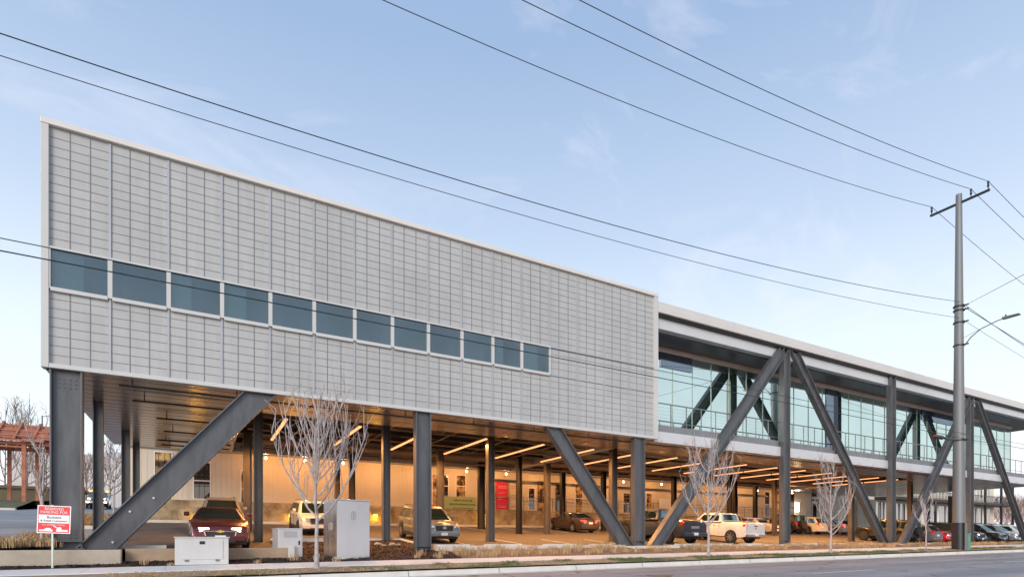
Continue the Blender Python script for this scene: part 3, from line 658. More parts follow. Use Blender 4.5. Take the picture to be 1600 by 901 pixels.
# dock lamps
dock_light = bpy.data.lights.new('dock_light', 'POINT'); dock_light.energy = 10; dock_light.color = (1.0, .50, .04); dock_light.shadow_soft_size = 0
for px, py, lb in ((308, 806, 'amber dock lamp beside the pale suv behind the red sedan'), (455, 806, 'amber dock lamp left of the white suv'), (586, 806, 'amber dock lamp right of the steel cabinet'), (755, 807, 'amber dock lamp right of the silver suv')):
    x, z = Xat(px, 17.95), Zat(px, py, 17.95)
    L = tag(empty('dock_lamp', (x, 17.98, z)), lb, 'wall lamp', 'amber dock lamps')
    MB().box(-.16, .16, -.16, .02, .1, .2).build('hood', M['white'], L, bevel=.01)
    MB().box(-.13, .13, -.13, .0, -.05, .098).build('lamp_lens', M['lamp_y'], L, bevel=.02)
    lo_ = bpy.data.objects.new('lamp', dock_light); COL.objects.link(lo_); lo_.parent = L; lo_.location = (0, -.3, -.12)
x, z = Xat(1251.5, 17.3), Zat(1251.5, 791, 17.3)
L = tag(empty('lantern', (x, 17.9, z)), 'bright white lantern on the dark doorway right of the bridge column', 'wall lamp')
MB().box(-.22, .22, -.25, 0, -.5, .5).build('lamp_lens', M['lamp_w'], L, bevel=.03); MB().box(-.26, .26, -.28, .1, .5, .58).build('lamp_cap', M['black'], L)
MB().box(-.1, .1, 0, .3, -.1, .1).build('bracket', M['black'], L)
# pendant globes, mostly added to give the warehouse wall its warm glow
added_wash_lamp = bpy.data.lights.new('added_wash_lamp', 'POINT'); added_wash_lamp.energy = 70; added_wash_lamp.color = (1.0, .42, .11); added_wash_lamp.shadow_soft_size = 0
gp = None
for i, px in enumerate((418, 480, 541, 608, 672, 737, 800, 862, 925, 985, 1045, 1100, 1150, 1196, 1250)):
    Yg = 15.6; x = Xat(px, Yg)
    if gp is None:
        r = gp = empty('added_wash_globe'); k = MB().tube([(0, 0, -.075), (0, 0, -.055), (0, 0, 0), (0, 0, .055), (0, 0, .1)], [.015, .055, .078, .055, .02], 14); k.build('globe', M['lamp_w'], r, smooth=60)
        MB().tube([(0, 0, .11), (0, 0, 1.2)], .012, 6).build('rod', M['black'], r)
        MB().tube([(0, 0, .11), (0, 0, .16)], .06, 10).build('cap', M['black'], r)
        lo_ = bpy.data.objects.new('lamp', added_wash_lamp); COL.objects.link(lo_); lo_.parent = r; lo_.location = (0, -.0, -.2)
    else: r = copy_tree(gp)
    r.location = (x, Yg + .9, 5.35)
    tag(r, f'{(ordw[:14] + ["last"])[i]} pendant globe from the left in the row added to light the cream warehouse wall', 'pendant lamp', 'globes added to light the warehouse wall')
k = MB().box(5.5, 62, 16.45, 16.55, 6.5, 6.6)  # track and brackets put in to carry the added globes
for x in frange(6, 61.5, 18): k.box(x - .04, x + .04, 16.55, 18.36, 6.52, 6.58)
dk(k, 'added_lamp_track', M['deck'])
# boards and banner
def board(name, label, cat, px0, px1, py0, py1, Y, m_, ink, rows, th=.05):
    a, b = Xat(px0, Y), Xat(px1, Y); pm = (px0 + px1) / 2; z1, z0 = Zat(pm, py0, Y), Zat(pm, py1, Y)
    o = tag(empty(name, ((a+b)/2, Y, z0)), label, cat); w_, h_ = b - a, z1 - z0
    MB().box(-w_/2, w_/2, 0, th, 0, h_).build('panel', M[m_], o, bevel=.004)
    k = MB()
    for (u0, u1, v, t) in rows:                       # rows of short strokes where lines of lettering stand
        x = -w_/2 + u0 * w_
        while x < -w_/2 + u1 * w_:
            s = rnd.uniform(.5, 1.3) * t * h_
            k.box(x, x + s, -.008, .0, (v - t/2) * h_, (v + t/2 * rnd.uniform(.5, 1)) * h_); x += s + .35 * t * h_
    if rows: k.build('lettering', M[ink], o)
    return o
board('banner', 'tall magenta banner with pale lettering on the cream wall', 'banner', 775.5, 794, 752, 795, 18.2, 'banner', 'banner_ink', [(.15, .85, .85, .035), (.15, .8, .79, .035), (.15, .7, .60, .03), (.15, .7, .45, .03), (.15, .5, .38, .03), (.12, .85, .14, .035), (.12, .85, .09, .035)])
board('notice_board', 'pale green board with two rows of dark lettering on the dock', 'sign', 692, 744.5, 775, 794.5, 17.95, 'sign_green', 'sign_ink', [(.3, .88, .72, .14), (.2, .95, .40, .14), (.3, .9, .1, .08)])
o = board('wall_lettering', 'small orange red lettering panel beside the magenta banner', 'sign', 797, 809, 752, 795, 18.25, 'old_wall', 'banner', [(.1, .8, .84, .03), (.1, .7, .78, .03), (.1, .8, .52, .03), (.1, .8, .12, .04)], th=.03)
board('white_board', 'blank white board on the dock behind the dark pickup', 'sign', 1030.5, 1055, 778, 793.5, 17.9, 'white', 'ink', [])

# ------------------------------------------------------------------ vehicles (built nose towards +x, then turned)
KIND = {
 'sedan': dict(L=4.75, W=1.84, H=1.41, r=.33, ax=(-1.38, 1.42), sill=.22,
    top=[(-2.37, .62), (-2.34, .90), (-2.2, 1.00), (-1.5, 1.02), (-1.0, .99), (.9, .99), (1.15, .985), (1.9, .86), (2.2, .77), (2.34, .64), (2.375, .45)],
    base=(-1.72, 1.12), roof=(-.85, .28), wr=.60),
 'suv': dict(L=4.6, W=1.88, H=1.68, r=.36, ax=(-1.32, 1.38), sill=.27,
    top=[(-2.29, .62), (-2.27, 1.0), (-2.2, 1.08), (-1.0, 1.06), (.8, 1.03), (1.25, 1.03), (1.8, .97), (2.08, .90), (2.22, .76), (2.3, .5)],
    base=(-2.22, 1.30), roof=(-1.72, .30), wr=.65),
 'hatch': dict(L=4.25, W=1.78, H=1.5, r=.32, ax=(-1.22, 1.30), sill=.22,
    top=[(-2.12, .6), (-2.1, .93), (-2.0, 1.0), (.8, .97), (1.1, .96), (1.75, .86), (2.0, .76), (2.1, .62), (2.13, .45)],
    base=(-2.02, 1.12), roof=(-1.5, .30), wr=.62),
 'pickup': dict(L=5.7, W=1.96, H=1.86, r=.40, ax=(-1.75, 1.78), sill=.42,
    top=[(-2.84, .70), (-2.82, 1.30), (-2.75, 1.34), (-.95, 1.34), (-.9, 1.22), (1.0, 1.20), (1.25, 1.20), (2.3, 1.14), (2.6, 1.06), (2.75, .9), (2.83, .6)],
    base=(-.95, 1.35), roof=(-.78, .62), wr=.74),
 'offroader': dict(L=4.3, W=1.88, H=1.85, r=.40, ax=(-1.35, 1.42), sill=.48,
    top=[(-2.14, .7), (-2.12, 1.12), (-2.05, 1.16), (.5, 1.16), (.7, 1.14), (1.9, 1.10), (2.05, 1.06), (2.12, .9), (2.14, .6)],
    base=(-2.08, .72), roof=(-2.0, .35), wr=.80),
}
def car(kind, paint, label, cat, loc, rz, head='lens', tails='tail', scale=1.0, rims='rim', plate_front=True, emblem=None, rack=False, name=None):
    S = KIND[kind]; P = PAINT[paint]; L, W, H, r, sill = S['L'], S['W'], S['H'], S['r'], S['sill']
    o = tag(empty(name or {'sedan': 'sedan', 'suv': 'suv', 'hatch': 'hatchback', 'pickup': 'pickup_truck', 'offroader': 'offroader'}[kind], loc, rz), label, cat)
    o.scale = (scale,) * 3
    hl = L / 2
    def hw(x):
        t = abs(x) / hl
        return W / 2 * (1 - (.13 if kind not in ('pickup', 'offroader') else .06) * max(0, (t - .55) / .45) ** 2.2)
    def zb(x):
        z = sill
        for a in S['ax']:
            R_ = r + .055
            if abs(x - a) < R_: z = max(z, r + math.sqrt(R_ ** 2 - (x - a) ** 2))
        if abs(x) > hl - .35: z = max(z, sill + .10 * (abs(x) - hl + .35) / .35)
        return z
    xs = sorted(set([round(v, 4) for v in frange(-hl, hl, 40)] + [round(a + (r + .055) * math.cos(R(t)), 4) for a in S['ax'] for t in range(0, 181, 15)] + [p[0] for p in S['top']]))
    xs = [x for x in xs if S['top'][0][0] <= x <= S['top'][-1][0]]
    b = MB(); npt = 6
    prof = []
    for x in xs:
        zt, zl, w_ = pw(S['top'], x), zb(x), hw(x); zt = max(zt, zl + .05); h = zt - zl
        prof.append([(w_ * .95, zl), (w_ * 1.0, zl + .28 * h), (w_ * .995, zl + .62 * h), (w_ * .955, zl + .90 * h), (w_ * .84, zt), (0, zt + .035)])
    for s in (1, -1):
        o_ = len(b.v)
        for x, p in zip(xs, prof): b.v += [(x, s * y, z) for y, z in p]
        for i in range(len(xs) - 1):
            for j in range(npt - 1):
                a = o_ + i * npt + j; b.f.append((a, a + 1, a + npt + 1, a + npt))
    n = len(xs) * npt
    for e in (0, len(xs) - 1):
        ring = [e * npt + j for j in range(npt)] + [n + e * npt + j for j in reversed(range(npt - 1))]
        b.f.append(tuple(ring))
    # cabin shell
    wb, wr = W / 2 * .93, S['wr']; (b0, b1), (r0, r1) = S['base'], S['roof']; zbelt = pw(S['top'], 0) - .03
    zb0, zb1 = pw(S['top'], b0) - .03, pw(S['top'], b1) - .03
    c = MB()
    c.hexa([(b0, -wb, zb0), (b1, -wb, zb1), (b1, wb, zb1), (b0, wb, zb0), (r0, -wr, H), (r1, -wr, H), (r1, wr, H), (r0, wr, H)])
    me = bpy.data.meshes.new('cabin'); bm = bmesh.new()
    vv = [bm.verts.new(v) for v in c.v]; [bm.faces.new([vv[i] for i in f]) for f in c.f]
    bmesh.ops.recalc_face_normals(bm, faces=bm.faces)
    bmesh.ops.bevel(bm, geom=[e for e in bm.edges if max(v.co.z for v in e.verts) > H - .01], offset=(.05 if kind in ('pickup', 'offroader') else .12), segments=4, affect='EDGES', profile=.5)
    bm.verts.ensure_lookup_table(); b.add([tuple(v.co) for v in bm.verts], [tuple(v.index for v in f.verts) for f in bm.faces]); bm.free(); bpy.data.meshes.remove(me)
    if kind == 'pickup':                                  # open bed: dark liner sunk a little under the rails
        pass
    b.build('body', P, o, smooth=38)
    # dark underbody and wheel wells
    k = MB().box(-hl + .25, hl - .25, -W/2 * .86, W/2 * .86, sill - .06, sill + .42)
    k.build('underbody', M['plastic'], o)
    def pane(name, A, Bq, Cq, Dq, i0=.10, i1=.10, j0=.10, j1=.10, m_='car_glass', off=.008):
        A, Bq, Cq, Dq = map(Vector, (A, Bq, Cq, Dq))
        def q(u, v): return A.lerp(Bq, u).lerp(Dq.lerp(Cq, u), v)
        pts = [q(i0, j0), q(1 - i1, j0), q(1 - i1, 1 - j1), q(i0, 1 - j1)]
        nn = (pts[1] - pts[0]).cross(pts[3] - pts[0]).normalized()
        cc = sum(pts, Vector()) / 4; 
        if nn.dot(cc - Vector((lerp(r0, r1, .5), 0, .9))) < 0: nn = -nn
        MB().add([p + nn * off for p in pts] + [p - nn * .004 for p in pts], [(0,1,2,3), (4,5,6,7), (0,1,5,4), (1,2,6,5), (2,3,7,6), (3,0,4,7)]).build(name, M[m_], o)
    pane('windscreen', (b1, -wb, zb1), (b1, wb, zb1), (r1, wr, H), (r1, -wr, H), .08, .08, .10, .17)
    pane('rear_window', (b0, wb, zb0), (b0, -wb, zb0), (r0, -wr, H), (r0, wr, H), .12, .12, .2, .14)
    for s in (-1, 1):
        A, Bq, Cq, Dq = (b0, s * wb, zb0), (b1, s * wb, zb1), (r1, s * wr, H), (r0, s * wr, H)
        if kind in ('suv', 'offroader'):
            for u0, u1 in ((.05, .27), (.31, .59), (.62, .90)): pane('side_window', A, Bq, Cq, Dq, u0, 1 - u1, .13, .22)
        else:
            for u0, u1 in ((.09, .47), (.51, .88)): pane('side_window', A, Bq, Cq, Dq, u0, 1 - u1, .13, .22)
    if kind in ('suv', 'offroader'):                      # dark lower cladding
        for s in (-1, 1): MB().box(S['ax'][0] + r + .08, S['ax'][1] - r - .08, s * W/2 * .985 - .02, s * W/2 * .985 + .02, sill - .03, sill + .14).build('sill_cladding', M['plastic'], o, bevel=.01)
    # wheels
    w0 = None
    for a in S['ax']:
        for s in (-1, 1):
            if w0 is None:
                w0 = empty('wheel'); w0.parent = o
                MB().tube([(0, -.11, 0), (0, -.095, 0), (0, .095, 0), (0, .11, 0)], [r - .025, r, r, r - .025], 28).build('tyre', M['tyre'], w0, smooth=40)
                k = MB().tube([(0, -.118, 0), (0, .118, 0)], r * .66, 24)
                k.build('rim_dish', M['rim_dark'], w0, smooth=40)
                k = MB()
                for t in range(7):
                    an = 2 * math.pi * t / 7; k.bar((0, 0, 0), (r * .63 * math.cos(an), 0, r * .63 * math.sin(an)), .055, .262, (0, 1, 0))
                k.build('rim', M[rims], w0); wq = w0
            else: wq = copy_tree(w0, o)
            wq.location = (a, s * (W / 2 - .115), r)
    # lamps, grille, bumpers, plates, mirrors, handles
    fz = pw(S['top'], hl - .12); nose = S['top'][-1][0]; tail = S['top'][0][0]
    tall = kind in ('suv', 'pickup', 'offroader')
    hz_ = {'sedan': .66, 'suv': .80, 'hatch': .70, 'pickup': .95, 'offroader': .95}[kind]
    for s in (-1, 1):
        y0 = hw(nose) * .93
        MB().hexa([(nose - .30, s * (y0 + .035), hz_ - .06), (nose - .02, s * (y0 - .14), hz_ - .07), (nose - .03, s * (y0 - .42), hz_ - .07), (nose - .3, s * (y0 - .42), hz_ - .06),
                   (nose - .34, s * (y0 + .03), hz_ + .07), (nose - .06, s * (y0 - .15), hz_ + .055), (nose - .05, s * (y0 - .42), hz_ + .05), (nose - .34, s * (y0 - .42), hz_ + .06)]).build('headlight', M[head], o, bevel=.01)
        tz = {'sedan': .82, 'suv': .95, 'hatch': .90, 'pickup': 1.10, 'offroader': .95}[kind]; th = .10 if kind == 'sedan' else .19
        yt = hw(tail) * .97; yw = .36 if kind == 'sedan' else .15
        MB().hexa([(tail - .012, s * (yt - yw), tz - th), (tail + .22, s * (yt - yw), tz - th), (tail + .22, s * (yt + .03), tz - th), (tail + .05, s * (yt + .01), tz - th),
                   (tail - .012, s * (yt - yw), tz + th), (tail + .22, s * (yt - yw), tz + th), (tail + .22, s * (yt + .03), tz + th), (tail + .05, s * (yt + .01), tz + th)]).build('tail_light', M[tails], o, bevel=.01)
        mz = pw(S['top'], b1) + .10; ym = wb + .05
        MB().box(b1 - .62, b1 - .46, s * ym if s > 0 else -ym - .17, ym + .17 if s > 0 else -ym, mz, mz + .15).build('mirror', P if paint != 'white' else PAINT['white'], o, bevel=.04)
        k = MB()
        for xh in ((-.9, .15) if kind != 'pickup' else (-.55, .35)): k.box(xh, xh + .16, s * (W/2 - .015) - .012, s * (W/2 - .015) + .012, zbelt - .12, zbelt - .09)
        k.build('door_handle', M['chrome'], o)
        k = MB()
        for xh in ((-1.0, .05, 1.0) if kind != 'pickup' else (-.85, .1, 1.05)): k.box(xh - .006, xh + .006, s * (W/2 * .99) - .012, s * (W/2 * .99) + .006, sill + .12, zbelt - .02)
        k.build('door_seam', M['plastic'], o)
    yg = hw(nose) * .55
    g_ = MB()
    zg0, zg1 = hz_ - .22, hz_ + .05
    if kind in ('sedan', 'hatch'): zg0, zg1 = .42, .60
    g_.hexa([(nose - .1, -yg, zg0), (nose + .012, -yg * .9, zg0), (nose + .012, yg * .9, zg0), (nose - .1, yg, zg0), (nose - .1, -yg * 1.1, zg1), (nose + .0, -yg, zg1), (nose + .0, yg, zg1), (nose - .1, yg * 1.1, zg1)])
    gr = g_.build('grille', M['plastic'], o)
    k = MB(); k.box(nose - .05, nose + .022, -yg * 1.02, yg * 1.02, zg1 - .012, zg1 + .018); k.box(nose - .05, nose + .022, -yg * .9, yg * .9, zg0 - .02, zg0 + .008)
    for s in (-1, 1): k.bar((nose - .0, s * yg * .95, zg0), (nose - .01, s * yg * 1.06, zg1), .03, .04, (1, 0, 0))
    k.build('grille_surround', M['chrome'], gr)
    if emblem == 'bar':
        MB().prism([(-.11, -.025), (-.04, -.025), (-.04, -.045), (.04, -.045), (.04, -.025), (.11, -.025), (.11, .025), (.04, .025), (.04, .045), (-.04, .045), (-.04, .025), (-.11, .025)], -.01, .01).build('emblem', M['yellow_paint'], gr, loc=(nose + .02, 0, zg1 + .0), rz=R(90))
    elif emblem == 'oval':
        k = MB().tube([(nose + .018, 0, lerp(zg0, zg1, .62)), (nose + .03, 0, lerp(zg0, zg1, .62))], .07, 16); k.v = [(x, y * 1.5, z) for x, y, z in k.v]; k.build('emblem', M['chrome'], gr)
    bm_ = M['plastic'] if kind in ('offroader',) else (P if kind != 'pickup' else M['chrome'])
    fb = MB().box(nose - .16, nose + .035, -hw(nose) * .93, hw(nose) * .93, sill + .06, sill + .24).build('front_bumper', bm_, o, bevel=.03)
    MB().box(nose - .1, nose + .042, -yg, yg, sill + .02, sill + .10).build('air_intake', M['plastic'], fb)
    rb = MB().box(tail - (.12 if kind == 'pickup' else .035), tail + .16, -hw(tail) * .95, hw(tail) * .95, sill + .06, sill + .26).build('rear_bumper', bm_ if not (kind == 'pickup' and paint == 'navy') else PAINT['navy'], o, bevel=.03)
    zp = sill + .14 if kind == 'pickup' else sill + .42
    MB().box(tail - (.128 if kind == 'pickup' else .03), tail + .02, -.16, .16, zp, zp + .14).build('licence_plate', M['white'], o)
    if plate_front: MB().box(nose + .03, nose + .048, -.16, .16, sill + .12, sill + .25).build('licence_plate', M['white'], o)
    if kind == 'pickup':
        tg = MB().box(tail - .014, tail + .03, -W/2 * .80, W/2 * .80, .78, 1.31).build('tailgate', P, o, bevel=.012)
        MB().box(tail - .024, tail - .01, -.14, .14, 1.12, 1.19).build('handle', M['plastic'], tg)
        if emblem == 'truck': MB().box(tail - .02, tail - .012, -.08, .08, .98, 1.04).build('emblem', M['tail'], tg)
        if emblem == 'panel': MB().box(tail - .022, tail - .012, -.30, .30, .92, 1.05).build('emblem', M['rim'], tg); 
        MB().box(-2.68, -.98, -W/2 * .78, W/2 * .78, 1.365, 1.38).build('bed_cover', M['plastic'], o)
    if kind == 'offroader':
        w_ = MB().tube([(tail - .24, 0, .98), (tail - .02, 0, .98)], .37, 24).build('spare_wheel', M['tyre'], o, smooth=40)
    if kind == 'suv' or rack:
        for s in (-1, 1): MB().tube([(r0 + .05, s * (wr - .05), H + .0), (r0 + .2, s * (wr - .05), H + .045), (r1 - .25, s * (wr - .05), H + .045), (r1 - .1, s * (wr - .05), H)], .018, 6).build('roof_rail', M['rim_dark'], o)
    return o
NEG, POS = R(-90), R(90)
def slope_put(o, Yc, L=2.7):
    a = math.atan2(lot_z(Yc + L/2) - lot_z(Yc - L/2), L)
    s = 1 if o.rotation_euler[2] > 0 else -1               # nose up or down the slope
    o.rotation_mode = 'XYZ'; o.rotation_euler[1] = -a * s
    o.location.z = (lot_z(Yc + L/2) + lot_z(Yc - L/2)) / 2 + .005
    return o
def C(kind, paint, label, cat, X, Yc, rz, **kw): return slope_put(car(kind, paint, label, cat, (X, Yc, 0), rz, **kw), Yc)
C('sedan', 'dark_red', 'dark red sedan with both headlights lit behind the low white utility box', 'car', 4.62, 1.95, NEG, head='head_on', emblem='bar')
C('suv', 'silver', 'pale silver suv half hidden behind the dark red sedan', 'car', 4.95, 10.4, NEG, rack=True)
C('suv', 'white', 'white suv facing the street behind the street tree and steel cabinet', 'car', 9.25, 10.4, NEG, rims='rim_dark')
C('suv', 'steel_grey', 'silver suv parked nose out just right of the single grey street column', 'car', 14.0, 5.7, NEG, emblem='oval')
C('sedan', 'brown', 'dark brown sedan with red tail lamps parked against the concrete dock', 'car', 28.7, 14.0, POS, tails='tail_on')
C('pickup', 'navy', 'dark navy pickup with its tailgate to the street beside the V brace', 'pickup', 28.75, 4.9, POS, rims='rim_dark', scale=1.05, emblem='panel')
C('pickup', 'white', 'white pickup with red tail lamps and closed tailgate towards the street', 'pickup', 34.1, 4.85, POS, emblem='truck')
C('suv', 'tan', 'tan suv parked at the dock behind the white pickup', 'car', 44.6, 14.0, POS)
C('sedan', 'white', 'white sedan facing out from the dock left of the bridge column', 'car', 50.0, 14.2, NEG)
C('offroader', 'black', 'black offroader with a spare wheel at the dock right of the bridge column', 'car', 53.6, 14.0, POS)
C('suv', 'white', 'white suv at the dock beside the black offroader with a spare wheel', 'car', 57.0, 14.2, POS)
C('hatch', 'silver', 'pale car with lit tail lamps behind the third street tree', 'car', 61.6, 14.2, POS, tails='tail_on')
C('offroader', 'black', 'dark offroader nose in behind the second V brace', 'car', 53.2, 4.1, POS, rims='rim_dark')
C('hatch', 'grey', 'grey hatchback tail out between the second V brace and the red car', 'car', 56.1, 3.9, POS)
C('hatch', 'red', 'bright red car nose out beside the grey hatchback', 'car', 59.4, 4.3, NEG)
C('suv', 'navy', 'dark navy suv nose out behind the utility pole', 'car', 64.2, 4.2, NEG)
C('suv', 'black', 'black suv nose out just right of the last street column', 'car', 69.3, 4.5, NEG)
C('suv', 'silver', 'silver suv nose out at the end of the street row', 'car', 73.0, 4.6, NEG)
C('suv', 'white', 'white suv nose out at the picture edge of the street row', 'car', 77.0, 4.7, NEG)
o = car('pickup', 'grey', 'pickup with lit headlights and amber roof beacons coming down the side street', 'pickup', (Xat(150, 53), 55, lot_z(55)), NEG + R(3), head='head_on')
k = MB()
for y in (-.72, -.25, .25, .72): k.box(-.1, .1, y - .16, y + .16, 1.875, 2.03)
k.build('beacon', M['amber_on'], o, bevel=.03)
k = MB()
for s in (-.75, .75): k.box(2.8, 2.88, s - .12, s + .12, .52, .66)
k.build('fog_lamp', M['head_on'], o, bevel=.02)
# wheel stops
def stop(px, Y, label, half=.92):
    x = Xat(px, Y); z = lot_z(Y)
    o = MB().prism([(-.075, 0), (.075, 0), (.055, .11), (-.055, .11)], -half, half).build('wheel_stop', M['kerbstop'], bevel=.012, loc=(x, Y, z + .003), rz=R(90))
    tag(o, label, 'wheel stop', 'concrete wheel stops')
for px, lb in ((208, 'wheel stop beside the foot of the left diagonal brace'), (702, 'wheel stop in front of the silver suv'), (786, 'wheel stop just right of the silver suv'), (875, 'wheel stop in line with the brown sedan'), (945, 'wheel stop left of the first V brace foot'),
    (1074, 'wheel stop behind the navy pickup'), (1126, 'wheel stop behind the front street tree trunk by the white pickup'), (1172, 'wheel stop under the white pickup tailgate'), (1227, 'wheel stop at the first bridge column'), (1268, 'wheel stop left of the third street tree'),
    (1312, 'wheel stop right of the third street tree'), (1356, 'wheel stop by the dark offroader nearest the street'), (1424, 'wheel stop right of the second V brace foot'), (1450, 'wheel stop by the thin sapling'), (1470, 'wheel stop in front of the bright red car'), (1534, 'wheel stop in front of the black suv'), (1556, 'wheel stop between the black and the silver suv')):
    stop(px, .75, lb)

# ------------------------------------------------------------------ street furniture
# parking sign
Yp = -1.75; xs_ = Xat(82, Yp); zsg = bed_z(xs_, Yp)
S = tag(empty('parking_sign', (xs_, Yp, zsg - .05), R(-14)), 'red and white reserved parking sign on a thin pale post', 'sign')
u = (Yp - CY) / ray(82)[1] / FPX                           # metres per picture pixel there
zt, zb_ = Zat(85, 789, Yp) - zsg + .05, Zat(85, 832, Yp) - zsg + .05
MB().box(-.022, .022, -.012, .012, 0, zt + .02).build('post', M['post_green'], S)
wd = .385; hh = zt - zb_
pn = MB().box(-wd, wd, -.022, -.014, zb_, zt).build('panel', M['red_sign'], S, bevel=.003); pn.rotation_euler[1] = R(2)
def bord(k, x0, x1, z0, z1, t, y): k.box(x0, x1, y, y + .004, z0, z0 + t); k.box(x0, x1, y, y + .004, z1 - t, z1); k.box(x0, x0 + t, y, y + .004, z0 + t, z1 - t); k.box(x1 - t, x1, y, y + .004, z0 + t, z1 - t); return k
bord(MB(), -wd, wd, zb_, zt, .022, -.028).build('border', M['white_sign'], pn)
MB().box(-wd + .035, wd - .035, -.027, -.023, zb_ + hh * .37, zb_ + hh * .665).build('white_field', M['white_sign'], pn)
fl = Matrix.Rotation(R(90), 4, 'X')
def tx(t, s, z, m_, nm='lettering'): text_mesh(t, s, M[m_], nm, pn, Matrix.Translation((0, -.031, z)) @ fl)
tx('RESERVED', .098, zb_ + hh * .875, 'white_sign'); tx('PARKING FOR', .098, zb_ + hh * .755, 'white_sign')
tx('Business', .10, zb_ + hh * .575, 'ink'); tx('& Retail Customers', .078, zb_ + hh * .45, 'ink'); tx('ALL OTHERS TOWED', .055, zb_ + hh * .30, 'white_sign')
k = MB()                                                   # tow truck and car pictogram
k.prism([(-.33, .05), (-.33, .09), (-.22, .10), (-.17, .14), (-.08, .14), (-.05, .10), (-.02, .09), (-.02, .05)], -.031, -.026)
k.prism([(.06, .05), (.06, .10), (.11, .17), (.17, .17), (.19, .10), (.33, .10), (.33, .05)], -.031, -.026)
k.prism([(.10, .12), (-.02, .20), (-.005, .215), (.12, .14)], -.032, -.0265)
k.v = [(x, y, z + zb_) for x, y, z in k.v]; k.build('pictogram', M['white_sign'], pn)
# utility boxes
def at_base(px, Y): x = Xat(px, Y); return x, Y, bed_z(x, Y)
x, y, z = at_base(316, -1.55)
b = tag(empty('utility_box', (x, y, z - .04)), 'low white utility box in the mulch before the dark red sedan', 'utility box')
MB().box(-.70, .70, -.45, .45, 0, .80).build('cabinet_body', M['box_white'], b, bevel=.015)
d = MB().box(-.55, .55, -.468, -.448, .16, .74).build('door', M['box_white'], b, bevel=.008)
MB().box(-.07, .07, -.482, -.466, .61, .70).build('latch', M['black'], d, bevel=.006)
MB().box(-.73, .73, -.48, .48, .80, .83).build('lid', M['box_white'], b, bevel=.01)
for hx in (-.4, .4): MB().box(hx - .05, hx + .05, -.474, -.452, .10, .155).build('hinge', M['rail'], b)
x, y, z = at_base(451, -.75)
b = tag(empty('utility_box', (x, y + .35, z - .06), R(8)), 'mid sized pale grey utility box left of the street tree trunk', 'utility box')
MB().box(-.40, .40, -.38, .38, 0, 1.02).build('cabinet_body', M['cab_metal'], b, bevel=.012); MB().box(-.42, .42, -.40, .40, 1.02, 1.05).build('lid', M['cab_metal'], b, bevel=.008)
d = MB().box(-.36, .36, -.392, -.378, .08, .98).build('door', M['cab_metal'], b, bevel=.006); k = MB()
for zz in frange(.74, .92, 5): k.box(-.22, .22, -.398, -.39, zz, zz + .012)
k.build('vent', M['slab'], d); MB().box(.26, .31, -.405, -.39, .48, .62).build('latch', M['black'], d); MB().box(-.44, .44, -.44, .44, -.1, .035).build('plinth', M['concrete'], b)
x, y, z = at_base(547, -1.3)
b = tag(empty('equipment_cabinet', (x, y + .5, z - .04), R(13)), 'tall brushed steel equipment cabinet right of the street tree', 'cabinet')
MB().box(-.60, .60, -.55, .55, .05, 2.02).build('cabinet_body', M['cab_metal'], b, bevel=.012)
MB().box(-.63, .63, -.58, .58, 2.02, 2.06).build('lid', M['cab_metal'], b, bevel=.01); MB().box(-.66, .66, -.62, .62, -.15, .05).build('plinth', M['concrete'], b, bevel=.01)
for y0, y1 in ((-.53, -.015), (.015, .53)):
    d = MB().box(-.622, -.598, y0, y1, .1, 1.98).build('door', M['cab_side'], b, bevel=.006)
    MB().box(-.66, -.62, (y1 - .1 if y0 < -.1 else y0 + .04), (y1 - .04 if y0 < -.1 else y0 + .1), 1.0, 1.25).build('handle', M['chrome'], d, bevel=.008)
MB().box(-.59, .59, -.562, -.548, .09, 1.98).build('front_sheet', M['cab_metal'], b, bevel=.006)
e_ = MB(); bord(e_, -.10, .06, 1.36, 1.62, .018, -.57); e_.box(-.035, -.0, -.57, -.563, 1.40, 1.58); e_.box(-.05, .01, -.57, -.563, 1.62, 1.66); e_.build('emblem', M['cab_side'], b)
# steel utility pole
PX, PY = 44.95, -4.25; PZ = side_z(PX, PY)
U = tag(empty('utility_pole', (PX, PY, PZ - .05)), 'tall tapered galvanised utility pole with crossarm and black foot sleeve', 'utility pole')
PH = 21.95
MB().tube([(0, 0, 0), (0, 0, 7), (0, 0, 15), (0, 0, PH)], [.345, .295, .225, .16], 20).build('shaft', M['galv'], U, smooth=50)
MB().tube([(0, 0, 0), (0, 0, 1.72)], [.37, .36], 20).build('foot_sleeve', M['band'], U, smooth=50)
MB().box(-.2, .04, -.42, -.375, .0, 1.7).build('cable_guard', M['galv'], U)
ca = MB().box(-.06, .06, -1.55, 1.55, 21.35, 21.47).build('crossarm', M['black'], U, bevel=.01)
ins = ((-1.47, 21.47), (-.62, 21.47), (1.47, 21.47))
for yy, zz in ins: MB().tube([(0, yy, zz), (0, yy, zz + .12), (0, yy, zz + .2), (0, yy, zz + .3), (0, yy, zz + .42), (0, yy, zz + .5)], [.02, .03, .07, .04, .07, .03], 8).build('insulator', M['black'], ca, smooth=40)
MB().tube([(0, -.28, 12.55), (0, -.6, 12.95), (0, -1.1, 13.3), (0, -1.9, 13.52), (0, -2.2, 13.55)], [.04, .035, .03, .03, .03], 8).build('lamp_arm', M['galv'], U, smooth=40)
MB().tube([(0, -.26, 13.05), (0, -1.3, 13.38)], .012, 6).build('brace_rod', M['galv'], U)
lh = MB().hexa([(-.15, -2.95, 13.52), (.15, -2.95, 13.52), (.12, -2.15, 13.5), (-.12, -2.15, 13.5), (-.13, -2.93, 13.59), (.13, -2.93, 13.59), (.1, -2.15, 13.64), (-.1, -2.15, 13.64)]).build('lamp_head', M['rail'], U, bevel=.01)
MB().tube([(0, -2.3, 13.62), (0, -2.3, 13.74)], .04, 8).build('photocell', M['black'], lh)
